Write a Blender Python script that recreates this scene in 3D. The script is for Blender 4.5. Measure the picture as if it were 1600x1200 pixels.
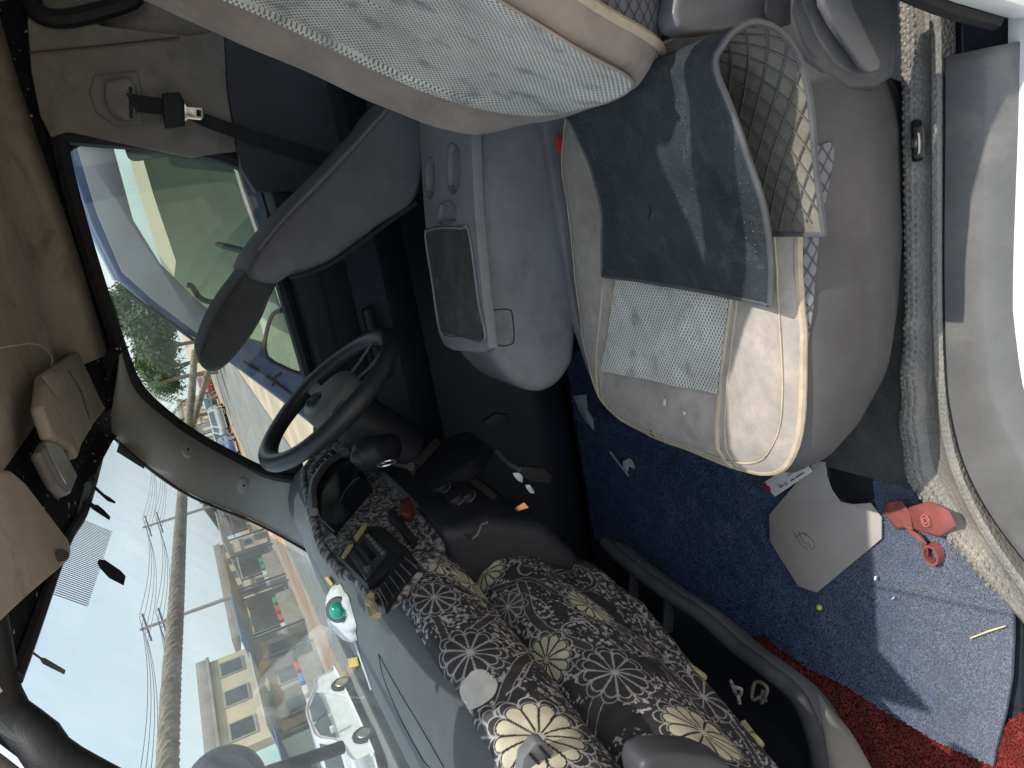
import bpy, bmesh, math, random
import numpy as np
from mathutils import Vector, Matrix
from mathutils.bvhtree import BVHTree
random.seed(7); np.random.seed(7)
for o in list(bpy.data.objects): bpy.data.objects.remove(o)
S = bpy.context.scene
COL = S.collection

# ------------------------------------------------------------------ camera (phone held sideways: world up points to the left of the picture)
F = 1164.0; CZ = 1.55
def nz(v):
    v = np.array(v, float); return v/np.linalg.norm(v)
_Y = nz((215, -560, F)); _a = math.radians(16.5)
_n = np.array([math.sin(_a), math.cos(_a)]); _d = float(np.dot([-215, 560], _n))
_dn = nz((_n[0]*F*F/_d, _n[1]*F*F/_d, F)); _dn = nz(_dn-np.dot(_dn, _Y)*_Y)
_Z = -_dn; _X = np.cross(_Y, _Z)
MC = np.array([_X, _Y, _Z]); CAMP = np.array([0, 0, CZ])
cam = bpy.data.cameras.new('camera'); camo = bpy.data.objects.new('camera', cam); COL.objects.link(camo)
cam.sensor_width = 36; cam.lens = 36*F/1600; cam.clip_start = .02; cam.clip_end = 2000
_r, _q, _f = MC@[1, 0, 0], MC@[0, 1, 0], MC@[0, 0, 1]
camo.matrix_world = Matrix(((_q[0], _r[0], -_f[0], 0), (_q[1], _r[1], -_f[1], 0), (_q[2], _r[2], -_f[2], CZ), (0, 0, 0, 1)))
S.camera = camo
def ray(x, y): return nz(MC@np.array([1200-y-600, x-800, F]))
def P(x, y, X=None, Y=None, Z=None, D=None, pl=None):
    r = ray(x, y)
    if X is not None: t = X/r[0]
    elif Y is not None: t = Y/r[1]
    elif Z is not None: t = (Z-CZ)/r[2]
    elif pl is not None: t = np.dot(pl[1], np.array(pl[0])-CAMP)/np.dot(pl[1], r)
    else: t = D
    return tuple(CAMP+r*t)
def proj(V):
    c = (np.asarray(V)-CAMP)@MC          # world->(right,down,fwd)
    u = 600+F*c[:, 0]/c[:, 2]; v = 800+F*c[:, 1]/c[:, 2]
    return np.stack([v, 1200-u], 1), c[:, 2]

# ------------------------------------------------------------------ world, sun, exposure
SUN = Vector((.62, -.09, 1)).normalized()
W = bpy.data.worlds.new('World'); S.world = W; W.use_nodes = True
nt = W.node_tree; nt.nodes.clear()
out = nt.nodes.new('ShaderNodeOutputWorld'); bg = nt.nodes.new('ShaderNodeBackground')
sky = nt.nodes.new('ShaderNodeTexSky'); sky.sky_type = 'NISHITA'; sky.sun_disc = False
sky.sun_elevation = math.asin(SUN.z); sky.sun_rotation = math.atan2(SUN.x, SUN.y)
sky.dust_density = 2.5; sky.air_density = 1.3; sky.ozone_density = 1.5
tc = nt.nodes.new('ShaderNodeTexCoord'); mp = nt.nodes.new('ShaderNodeMapping'); mp.inputs['Scale'].default_value = (1.6, 1.6, 4.2)
ns = nt.nodes.new('ShaderNodeTexNoise'); ns.inputs['Scale'].default_value = 1.7; ns.inputs['Detail'].default_value = 7; ns.inputs['Roughness'].default_value = .55
rp = nt.nodes.new('ShaderNodeValToRGB'); rp.color_ramp.elements[0].position = .36; rp.color_ramp.elements[1].position = .72
rp.color_ramp.elements[0].color = (.45, .45, .45, 1); rp.color_ramp.elements[1].color = (.85, .85, .85, 1)
mx = nt.nodes.new('ShaderNodeMix'); mx.data_type = 'RGBA'; mx.inputs['B'].default_value = (5.5, 6.1, 6.7, 1)
L = nt.links.new
L(tc.outputs['Generated'], mp.inputs['Vector']); L(mp.outputs['Vector'], ns.inputs['Vector']); L(ns.outputs['Fac'], rp.inputs['Fac'])
L(rp.outputs['Color'], mx.inputs['Factor']); L(sky.outputs['Color'], mx.inputs['A']); L(mx.outputs['Result'], bg.inputs['Color'])
bg.inputs['Strength'].default_value = .15
L(bg.outputs['Background'], out.inputs['Surface'])
sl = bpy.data.lights.new('sun', 'SUN'); sl.energy = 3.0; sl.angle = math.radians(.55); sl.color = (1, .94, .85)
so = bpy.data.objects.new('sun', sl); COL.objects.link(so); so.rotation_euler = SUN.to_track_quat('Z', 'Y').to_euler()
vs = S.view_settings; vs.view_transform = 'Standard'; vs.look = 'None'; vs.exposure = .60; vs.gamma = 1; vs.use_curve_mapping = False
S.render.engine = 'CYCLES'; S.cycles.max_bounces = 6; S.cycles.diffuse_bounces = 4; S.cycles.glossy_bounces = 3; S.cycles.transparent_max_bounces = 14
S.render.resolution_x = 1024; S.render.resolution_y = 768

# ------------------------------------------------------------------ materials
def mat(name, c, rough=.6, var=.12, vs=9., bump=0., bs=250., spec=.35, dirt=None, ds=5., da=.5, metal=0., sheen=0., kind='noise', coord='Object', coat=0.):
    m = bpy.data.materials.new(name); m.use_nodes = True; t = m.node_tree; b = t.nodes['Principled BSDF']
    N = t.nodes.new; L = t.links.new
    b.inputs['Roughness'].default_value = rough; b.inputs['Specular IOR Level'].default_value = spec; b.inputs['Metallic'].default_value = metal
    b.inputs['Sheen Weight'].default_value = sheen; b.inputs['Coat Weight'].default_value = coat
    tc = N('ShaderNodeTexCoord')
    n1 = N('ShaderNodeTexNoise'); n1.inputs['Scale'].default_value = vs; n1.inputs['Detail'].default_value = 4; n1.inputs['Roughness'].default_value = .65
    L(tc.outputs[coord], n1.inputs['Vector'])
    r = N('ShaderNodeMapRange'); r.inputs[1].default_value = .3; r.inputs[2].default_value = .7; r.inputs[3].default_value = 1-var*1.6; r.inputs[4].default_value = 1+var
    L(n1.outputs['Fac'], r.inputs[0])
    mu = N('ShaderNodeVectorMath'); mu.operation = 'SCALE'; mu.inputs[0].default_value = c[:3]; L(r.outputs[0], mu.inputs['Scale'])
    last = mu.outputs[0]
    if dirt:
        n2 = N('ShaderNodeTexNoise'); n2.inputs['Scale'].default_value = ds; n2.inputs['Detail'].default_value = 5; n2.inputs['Roughness'].default_value = .7; n2.inputs['Distortion'].default_value = .4
        L(tc.outputs[coord], n2.inputs['Vector'])
        r2 = N('ShaderNodeMapRange'); r2.inputs[1].default_value = .52; r2.inputs[2].default_value = .72; r2.inputs[3].default_value = 0; r2.inputs[4].default_value = da
        L(n2.outputs['Fac'], r2.inputs[0])
        mm = N('ShaderNodeMix'); mm.data_type = 'RGBA'; mm.inputs['B'].default_value = (*dirt, 1); L(last, mm.inputs['A']); L(r2.outputs[0], mm.inputs['Factor'])
        last = mm.outputs['Result']
    L(last, b.inputs['Base Color'])
    rr = N('ShaderNodeMapRange'); rr.inputs[3].default_value = max(.05, rough-.12); rr.inputs[4].default_value = min(1, rough+.12); L(n1.outputs['Fac'], rr.inputs[0]); L(rr.outputs[0], b.inputs['Roughness'])
    if bump:
        bp = N('ShaderNodeBump'); bp.inputs['Strength'].default_value = bump; bp.inputs['Distance'].default_value = .004
        if kind == 'voro':
            v = N('ShaderNodeTexVoronoi'); v.inputs['Scale'].default_value = bs; v.feature = 'F1'; L(tc.outputs[coord], v.inputs['Vector'])
            iv = N('ShaderNodeMath'); iv.operation = 'SUBTRACT'; iv.inputs[0].default_value = 1; L(v.outputs['Distance'], iv.inputs[1]); L(iv.outputs[0], bp.inputs['Height'])
        else:
            n3 = N('ShaderNodeTexNoise'); n3.inputs['Scale'].default_value = bs; n3.inputs['Detail'].default_value = 2; L(tc.outputs[coord], n3.inputs['Vector']); L(n3.outputs['Fac'], bp.inputs['Height'])
        L(bp.outputs['Normal'], b.inputs['Normal'])
    return m
def weave(name, light, dark, px, py, thr=.15, rough=.9, bump=.6, lines=False, dirt=None, da=.5, ds=9):
    """fabric of alternating holes; uv map in metres, pitch px * py"""
    m = bpy.data.materials.new(name); m.use_nodes = True; t = m.node_tree; b = t.nodes['Principled BSDF']; N = t.nodes.new; L = t.links.new
    b.inputs['Roughness'].default_value = rough; b.inputs['Specular IOR Level'].default_value = .15; b.inputs['Sheen Weight'].default_value = .15
    uv = N('ShaderNodeUVMap'); sp = N('ShaderNodeSeparateXYZ'); L(uv.outputs[0], sp.inputs[0])
    def M(op, a, bb=None, c=None):
        n = N('ShaderNodeMath'); n.operation = op
        for i, v in enumerate((a, bb, c)):
            if v is None: continue
            if isinstance(v, (int, float)): n.inputs[i].default_value = v
            else: L(v, n.inputs[i])
        return n.outputs[0]
    cx = M('COSINE', M('MULTIPLY', sp.outputs[0], 2*math.pi/px)); cy = M('COSINE', M('MULTIPLY', sp.outputs[1], 2*math.pi/py))
    if lines:
        ua, ub = M('MULTIPLY', sp.outputs[0], math.pi/px), M('MULTIPLY', sp.outputs[1], math.pi/py)
        cx, cy = M('COSINE', M('ADD', ua, ub)), M('COSINE', M('SUBTRACT', ua, ub))
    pr = M('MULTIPLY', cx, cy)          # checkered holes
    hole = N('ShaderNodeMapRange'); hole.inputs[1].default_value = thr-.22; hole.inputs[2].default_value = thr+.22
    if lines: hole.inputs[1].default_value = thr+.18; hole.inputs[2].default_value = max(0, thr-.18); L(M('ABSOLUTE', pr), hole.inputs[0])
    else: L(pr, hole.inputs[0])
    n1 = N('ShaderNodeTexNoise'); n1.inputs['Scale'].default_value = ds; n1.inputs['Detail'].default_value = 4; n1.inputs['Roughness'].default_value = .65
    tc = N('ShaderNodeTexCoord'); L(tc.outputs['Object'], n1.inputs['Vector'])
    r = N('ShaderNodeMapRange'); r.inputs[1].default_value = .35; r.inputs[2].default_value = .7; r.inputs[3].default_value = 1.1; r.inputs[4].default_value = .78; L(n1.outputs['Fac'], r.inputs[0])
    mx = N('ShaderNodeMix'); mx.data_type = 'RGBA'; mx.inputs['A'].default_value = (*light, 1); mx.inputs['B'].default_value = (*dark, 1); L(hole.outputs[0], mx.inputs['Factor'])
    last = mx.outputs['Result']
    if dirt:
        n2 = N('ShaderNodeTexNoise'); n2.inputs['Scale'].default_value = ds*2.2; n2.inputs['Detail'].default_value = 5; L(tc.outputs['Object'], n2.inputs['Vector'])
        r2 = N('ShaderNodeMapRange'); r2.inputs[1].default_value = .56; r2.inputs[2].default_value = .7; r2.inputs[4].default_value = da; L(n2.outputs['Fac'], r2.inputs[0])
        m2 = N('ShaderNodeMix'); m2.data_type = 'RGBA'; m2.inputs['B'].default_value = (*dirt, 1); L(last, m2.inputs['A']); L(r2.outputs[0], m2.inputs['Factor']); last = m2.outputs['Result']
    mu = N('ShaderNodeVectorMath'); mu.operation = 'SCALE'; L(last, mu.inputs[0]); L(r.outputs[0], mu.inputs['Scale']); L(mu.outputs[0], b.inputs['Base Color'])
    bp = N('ShaderNodeBump'); bp.inputs['Strength'].default_value = bump; bp.inputs['Distance'].default_value = .002; bp.invert = True
    L(hole.outputs[0], bp.inputs['Height']); L(bp.outputs['Normal'], b.inputs['Normal'])
    return m
def glass(name, tint=(.86, .92, .9), dust=.06, dustc=(.7, .72, .7), streak=False):
    m = bpy.data.materials.new(name); m.use_nodes = True; t = m.node_tree; t.nodes.clear(); N = t.nodes.new; L = t.links.new
    o = N('ShaderNodeOutputMaterial'); tr = N('ShaderNodeBsdfTransparent'); tr.inputs[0].default_value = (*tint, 1)
    gl = N('ShaderNodeBsdfGlossy'); gl.inputs['Roughness'].default_value = .02; lw = N('ShaderNodeLayerWeight'); lw.inputs[0].default_value = .5
    fp_ = N('ShaderNodeMath'); fp_.operation = 'POWER'; fp_.inputs[1].default_value = 4; L(lw.outputs['Facing'], fp_.inputs[0])
    fr = N('ShaderNodeMath'); fr.operation = 'MULTIPLY_ADD'; fr.inputs[1].default_value = .55; fr.inputs[2].default_value = .025; L(fp_.outputs[0], fr.inputs[0])
    m1 = N('ShaderNodeMixShader'); L(fr.outputs[0], m1.inputs[0]); L(tr.outputs[0], m1.inputs[1]); L(gl.outputs[0], m1.inputs[2])
    d1 = N('ShaderNodeBsdfDiffuse'); d1.inputs[0].default_value = (*dustc, 1); d2 = N('ShaderNodeBsdfTranslucent'); d2.inputs[0].default_value = (*dustc, 1)
    dm = N('ShaderNodeMixShader'); L(d1.outputs[0], dm.inputs[1]); L(d2.outputs[0], dm.inputs[2])
    n = N('ShaderNodeTexNoise'); n.inputs['Scale'].default_value = 4; n.inputs['Detail'].default_value = 4; tc = N('ShaderNodeTexCoord')
    mp = N('ShaderNodeMapping'); mp.inputs['Scale'].default_value = (1, 6, 1) if streak else (1, 1, 1); mp.inputs['Rotation'].default_value = (.5, .3, .9)
    L(tc.outputs['Object'], mp.inputs[0]); L(mp.outputs[0], n.inputs['Vector'])
    r = N('ShaderNodeMapRange'); r.inputs[1].default_value = .3; r.inputs[2].default_value = .75; r.inputs[3].default_value = dust*.5; r.inputs[4].default_value = dust*1.5; L(n.outputs['Fac'], r.inputs[0])
    m2 = N('ShaderNodeMixShader'); L(r.outputs[0], m2.inputs[0]); L(m1.outputs[0], m2.inputs[1]); L(dm.outputs[0], m2.inputs[2]); L(m2.outputs[0], o.inputs[0])
    return m
def vcol(name, rough=.7, bump=.25, bs=700):
    m = mat(name, (1, 1, 1), rough, .08, 12, bump, bs, .3)
    t = m.node_tree; a = t.nodes.new('ShaderNodeAttribute'); a.attribute_name = 'Col'
    mu = [n for n in t.nodes if n.type == 'VECT_MATH'][0]; t.links.new(a.outputs['Color'], mu.inputs[0]); return m

# ------------------------------------------------------------------ geometry helpers
def setp(o, label=None, cat=None, group=None, kind=None):
    if label: o['label'] = label
    if cat: o['category'] = cat
    if group: o['group'] = group
    if kind: o['kind'] = kind
    return o
def thing(name, label, cat, loc=(0, 0, 0), group=None):
    o = bpy.data.objects.new(name, None); COL.objects.link(o); o.location = loc; o.empty_display_size = .1
    return setp(o, label, cat, group)
def mesh(name, V, Fc, m, parent=None, smooth=True, uv=None, col=None, sharp=None, **k):
    me = bpy.data.meshes.new(name); me.from_pydata([tuple(map(float, v)) for v in V], [], [tuple(map(int, f)) for f in Fc]); me.update()
    bm = bmesh.new(); bm.from_mesh(me); bmesh.ops.recalc_face_normals(bm, faces=bm.faces); bm.to_mesh(me); bm.free()
    return link(name, me, m, parent, smooth, uv, col, sharp, **k)
def link(name, me, m, parent=None, smooth=True, uv=None, col=None, sharp=None, label=None, cat=None, group=None, kind=None):
    if isinstance(m, (list, tuple)):
        for q in m: me.materials.append(q)
    elif m: me.materials.append(m)
    if smooth:
        me.polygons.foreach_set('use_smooth', [True]*len(me.polygons))
        me.set_sharp_from_angle(angle=math.radians(sharp or 38))
    if uv is not None:
        l = me.uv_layers.new(name='UVMap'); vi = np.zeros(len(me.loops), int); me.loops.foreach_get('vertex_index', vi)
        l.data.foreach_set('uv', np.asarray(uv, float)[vi].ravel())
    if col is not None:
        a = me.color_attributes.new('Col', 'FLOAT_COLOR', 'POINT'); c = np.ones((len(me.vertices), 4)); c[:, :3] = col; a.data.foreach_set('color', c.ravel())
    o = bpy.data.objects.new(name, me); COL.objects.link(o)
    if parent:
        o.parent = parent
        w = parent.location.copy(); p = parent
        while p.parent: p = p.parent; w += p.location
        o.location = -w if parent.type == 'EMPTY' else (0, 0, 0)
    return setp(o, label, cat, group, kind)
def crs(pts, n, closed=False):
    p = np.array(pts, float); m = len(p)
    if closed: q = np.vstack([p[-1], p, p[0], p[1]])
    else: q = np.vstack([2*p[0]-p[1], p, 2*p[-1]-p[-2]])
    segs = m if closed else m-1; o = []
    for i in range(segs):
        a, b, c, d = q[i:i+4]
        t = np.linspace(0, 1, 24, endpoint=False)[:, None]
        o.append(.5*((2*b)+(-a+c)*t+(2*a-5*b+4*c-d)*t*t+(-a+3*b-3*c+d)*t**3))
    o = np.vstack(o+[p[0:1] if closed else p[-1:]])
    L_ = np.r_[0, np.cumsum(np.linalg.norm(np.diff(o, axis=0), axis=1))]
    u = np.linspace(0, L_[-1], n, endpoint=not closed)
    return np.stack([np.interp(u, L_, o[:, k]) for k in range(o.shape[1])], 1)
def lin(pts, n):
    p = np.array(pts, float); L_ = np.r_[0, np.cumsum(np.linalg.norm(np.diff(p, axis=0), axis=1))]; u = np.linspace(0, L_[-1], n)
    return np.stack([np.interp(u, L_, p[:, k]) for k in range(p.shape[1])], 1)
def loft(rings, closed=True, cap0=True, cap1=True):
    V = np.vstack(rings); n = len(rings[0]); Fc = []
    for i in range(len(rings)-1):
        for j in range(n if closed else n-1):
            a = i*n+j; b = i*n+(j+1) % n; Fc.append((a, b, b+n, a+n))
    if closed and cap0: Fc.append(tuple(range(n))[::-1])
    if closed and cap1: Fc.append(tuple(range((len(rings)-1)*n, len(rings)*n)))
    return V, Fc
def tubev(path, r, seg=8, closed=False):
    p = np.array(path, float); n = len(p); rs = np.broadcast_to(np.asarray(r, float), (n,))
    T = np.gradient(p, axis=0) if not closed else (np.roll(p, -1, 0)-np.roll(p, 1, 0))
    T /= np.linalg.norm(T, axis=1)[:, None]+1e-12
    ref = np.array([0, 0, 1.]) if abs(T[0][2]) < .9 else np.array([1., 0, 0]); u = np.cross(ref, T[0]); u /= np.linalg.norm(u); rings = []
    for i in range(n):
        u = u-np.dot(u, T[i])*T[i]; u /= np.linalg.norm(u)+1e-12; w = np.cross(T[i], u)
        a = np.linspace(0, 2*math.pi, seg, endpoint=False)
        rings.append(p[i]+rs[i]*(np.cos(a)[:, None]*u+np.sin(a)[:, None]*w))
    if closed: rings.append(rings[0]); return loft(rings, True, False, False)
    return loft(rings)
def tube(name, path, r, m, parent=None, seg=8, closed=False, **k):
    V, Fc = tubev(path, r, seg, closed); return mesh(name, V, Fc, m, parent, **k)
def join(parts):
    V = []; Fc = []; o = 0
    for v, f in parts:
        V.append(np.asarray(v, float)); Fc += [tuple(i+o for i in q) for q in f]; o += len(v)
    return np.vstack(V), Fc
def bev(bm, w, seg=2, ang=25):
    es = [e for e in bm.edges if len(e.link_faces) == 2 and e.calc_face_angle(0) > math.radians(ang)]
    bmesh.ops.bevel(bm, geom=es, offset=w, segments=seg, profile=.6, affect='EDGES', clamp_overlap=True)
def bmo(name, bm, m, parent=None, **k):
    bmesh.ops.recalc_face_normals(bm, faces=bm.faces)
    me = bpy.data.meshes.new(name); bm.to_mesh(me); bm.free(); return link(name, me, m, parent, **k)
def frame(o, x, y):
    x = Vector(x).normalized(); y = Vector(y); y = (y-y.dot(x)*x).normalized(); z = x.cross(y)
    return Matrix(((x.x, y.x, z.x, o[0]), (x.y, y.y, z.y, o[1]), (x.z, y.z, z.z, o[2]), (0, 0, 0, 1)))
def box(name, c, size, m, parent=None, r=.004, seg=2, fr=None, **k):
    bm = bmesh.new(); bmesh.ops.create_cube(bm, size=1); bmesh.ops.scale(bm, vec=size, verts=bm.verts)
    if r: bev(bm, min(r, min(size)*.45), seg)
    M = fr if fr is not None else Matrix.Identity(4)
    bmesh.ops.transform(bm, matrix=Matrix.Translation(c)@M if fr is None else M, verts=bm.verts)
    return bmo(name, bm, m, parent, **k)
def slab(name, pts, off, m, parent=None, r=.003, seg=2, **k):
    """polygon pts (world) extruded by vector off, bevelled"""
    bm = bmesh.new(); vs = [bm.verts.new(p) for p in pts]; f = bm.faces.new(vs)
    g = bmesh.ops.extrude_face_region(bm, geom=[f]); bmesh.ops.translate(bm, vec=off, verts=[v for v in g['geom'] if isinstance(v, bmesh.types.BMVert)])
    bmesh.ops.recalc_face_normals(bm, faces=bm.faces)
    if r: bev(bm, r, seg)
    return bmo(name, bm, m, parent, **k)
def lathe(name, prof, M, m, parent=None, seg=24, **k):
    rings = []
    for rr, z in prof:
        a = np.linspace(0, 2*math.pi, seg, endpoint=False)
        rings.append([tuple(M@Vector((rr*math.cos(t), rr*math.sin(t), z))) for t in a])
    V, Fc = loft([np.array(q) for q in rings]); return mesh(name, V, Fc, m, parent, **k)
def gridv(fn, nu, nv):
    V = []; UV = []
    for i in range(nu):
        for j in range(nv): V.append(fn(i/(nu-1), j/(nv-1)))
    Fc = [(i*nv+j, i*nv+j+1, (i+1)*nv+j+1, (i+1)*nv+j) for i in range(nu-1) for j in range(nv-1)]
    return np.array(V), Fc
def ruled(name, A, B, m, parent=None, n=24, nv=6, bulge=(0, 0, 0), thick=0, **k):
    A = crs(A, n); B = crs(B, n); bl = np.array(bulge)
    V = np.array([A[i]*(1-t)+B[i]*t+bl*4*t*(1-t) for i in range(n) for t in np.linspace(0, 1, nv)])
    Fc = [(i*nv+j, i*nv+j+1, (i+1)*nv+j+1, (i+1)*nv+j) for i in range(n-1) for j in range(nv-1)]
    o = mesh(name, V, Fc, m, parent, **k)
    if thick: s = o.modifiers.new('s', 'SOLIDIFY'); s.thickness = thick; s.offset = 0
    return o
def text(name, s, size, fr, m, parent=None, th=.0004, **k):
    c = bpy.data.curves.new(name, 'FONT'); c.body = s; c.size = size; c.align_x = 'CENTER'; c.align_y = 'CENTER'; c.extrude = th
    o = bpy.data.objects.new(name, c); COL.objects.link(o); bpy.context.view_layer.update()
    me = bpy.data.meshes.new_from_object(o.evaluated_get(bpy.context.evaluated_depsgraph_get())); bpy.data.objects.remove(o); bpy.data.curves.remove(c)
    me.transform(fr); return link(name, me, m, parent, smooth=False, **k)
def cut(o, V, Fc):
    """subtract a convex cutter mesh from o (applied, cutter removed)"""
    me = bpy.data.meshes.new('c'); me.from_pydata([tuple(v) for v in V], [], [tuple(f) for f in Fc]); me.update()
    bm = bmesh.new(); bm.from_mesh(me); bmesh.ops.recalc_face_normals(bm, faces=bm.faces); bm.to_mesh(me); bm.free()
    c = bpy.data.objects.new('c', me); COL.objects.link(c); c.location = (0, 0, 0)
    par, loc = o.parent, o.location.copy(); o.parent = None; o.location = (0, 0, 0)
    b = o.modifiers.new('b', 'BOOLEAN'); b.object = c; b.operation = 'DIFFERENCE'; b.solver = 'EXACT'
    bpy.context.view_layer.update()
    nm = bpy.data.meshes.new_from_object(o.evaluated_get(bpy.context.evaluated_depsgraph_get())); o.modifiers.clear(); o.data = nm
    bpy.data.objects.remove(c); o.parent = par; o.location = loc
    nm.polygons.foreach_set('use_smooth', [True]*len(nm.polygons)); nm.set_sharp_from_angle(angle=math.radians(35))
def prism(pts, a, b):
    n = len(pts); A = [np.array(p)+np.array(a) for p in pts]; B = [np.array(p)+np.array(b) for p in pts]
    return np.array(A+B), [tuple(range(n)), tuple(range(n, 2*n))]+[(i, (i+1) % n, n+(i+1) % n, n+i) for i in range(n)]
def bvh(o):
    me = o.data; return BVHTree.FromPolygons([v.co for v in me.vertices], [p.vertices for p in me.polygons])
def drop(tree, x, y, off=.002, default=.8):
    h = tree.ray_cast(Vector((x, y, 3)), Vector((0, 0, -1)))
    return (x, y, (h[0].z if h[0] else default)+off)
def copy_tree(o, parent=None):
    c = o.copy(); COL.objects.link(c); c.parent = parent
    for ch in list(o.children): copy_tree(ch, c)
    return c
def sweep(path, prof, closed=False):
    """path: (x,y,z) list; prof: (lateral, up) list; lateral is horizontal, left of travel"""
    p = np.array(path, float); T = np.gradient(p, axis=0); T[:, 2] = 0; T /= np.linalg.norm(T, axis=1)[:, None]
    Lt = np.stack([-T[:, 1], T[:, 0], 0*T[:, 0]], 1)
    return loft([np.array([p[i]+Lt[i]*a+np.array([0, 0, b]) for a, b in prof]) for i in range(len(p))], closed)
def vnoise(x, y, sc, seed):
    x, y = np.asarray(x)*sc, np.asarray(y)*sc; xi, yi = np.floor(x).astype(int), np.floor(y).astype(int); fx, fy = x-xi, y-yi; fx = fx*fx*(3-2*fx); fy = fy*fy*(3-2*fy)
    h = lambda a, b: ((np.sin(a*127.1+b*311.7+seed*74.7)*43758.5453) % 1)
    return (h(xi, yi)*(1-fx)+h(xi+1, yi)*fx)*(1-fy)+(h(xi, yi+1)*(1-fx)+h(xi+1, yi+1)*fx)*fy
# ------------------------------------------------------------------ palette
m_cover = mat('beige_cloth', (.41, .365, .32), .92, .16, 16, .35, 900, .15, dirt=(.22, .19, .165), ds=8, da=.6, sheen=.2)
m_band = mat('tan_cloth', (.34, .28, .24), .92, .14, 11, .3, 900, .15, dirt=(.18, .145, .12), ds=7, da=.65, sheen=.2)
m_pipe = mat('piping_cloth', (.52, .43, .31), .85, .15, 30, .3, 600, .2, dirt=(.3, .24, .18), ds=20)
m_mesh = weave('white_mesh', (.70, .675, .61), (.20, .195, .18), .0105, .0078, .28, dirt=(.2, .2, .19), da=.7, ds=9)
m_quilt = weave('grey_quilt', (.20, .195, .21), (.075, .075, .085), .026, .019, .16, bump=1.0, lines=True)
m_vinyl = mat('seat_vinyl', (.078, .075, .078), .6, .18, 6, .25, 380, .4, dirt=(.125, .12, .118), ds=4, da=.7)
m_cons = mat('console_plastic', (.215, .215, .226), .48, .12, 5, .12, 700, .45, dirt=(.10, .085, .08), ds=9, da=.55)
m_cons2 = mat('console_top_plastic', (.24, .245, .25), .42, .12, 6, .1, 700, .5, dirt=(.12, .11, .1), ds=12, da=.4)
m_dark = mat('dark_plastic', (.017, .020, .027), .5, .2, 8, .1, 500, .4)
m_black = mat('black_rubber', (.012, .013, .016), .55, .2, 14, .1, 500, .35)
m_navy = mat('navy_door_plastic', (.012, .017, .026), .5, .25, 4, .12, 600, .4)
m_mid = mat('mid_grey_plastic', (.13, .135, .145), .5, .15, 8, .12, 600, .4, dirt=(.2, .19, .17), ds=6, da=.4)
m_sill = mat('sill_plastic', (.135, .134, .132), .45, .1, 12, .12, 500, .4, dirt=(.24, .225, .20), ds=7, da=.5)
m_peb = mat('pebbled_rubber', (.20, .19, .172), .48, .12, 9, .45, 170, .45, dirt=(.36, .31, .24), ds=5, da=.6, kind='voro')
m_pillar = mat('pillar_trim', (.30, .30, .285), .6, .08, 5, .1, 600, .35, dirt=(.2, .19, .17), ds=6, da=.4)
m_bpil = mat('b_pillar_trim', (.235, .222, .205), .65, .15, 5, .1, 600, .3, dirt=(.075, .065, .055), ds=7, da=.6)
m_head = mat('headliner_cloth', (.45, .405, .345), .95, .14, 4, .5, 900, .1, dirt=(.20, .17, .14), ds=6, da=.7)
m_visor = mat('visor_cloth', (.36, .325, .295), .9, .12, 8, .3, 800, .12, dirt=(.14, .11, .09), ds=8, da=.5)
m_white = mat('white_paint', (.78, .78, .76), .3, .05, 5, .02, 300, .5, dirt=(.55, .5, .42), ds=10, da=.4, coat=.3)
m_felt = mat('dark_felt', (.035, .04, .055), .95, .25, 20, .7, 600, .1)
m_chrome = mat('chrome', (.75, .75, .76), .22, .1, 20, 0, 1, .5, metal=1)
m_steel = mat('zinc_steel', (.42, .40, .37), .38, .2, 30, .1, 400, .5, metal=1, dirt=(.16, .12, .09), ds=40)
m_red = mat('red_plastic', (.29, .085, .075), .5, .2, 18, .08, 300, .4, dirt=(.26, .15, .12), ds=22, da=.7)
m_redb = mat('buckle_red', (.62, .05, .06), .4, .1, 30, 0, 1, .45)
m_web = mat('belt_webbing', (.035, .036, .042), .8, .2, 30, .5, 1200, .2)
m_gwin = glass('window_glass', (.92, .955, .935), .012, (.75, .8, .76))
m_wshield = glass('windshield_glass', (.90, .94, .935), .085, (.8, .82, .8), True)
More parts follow.
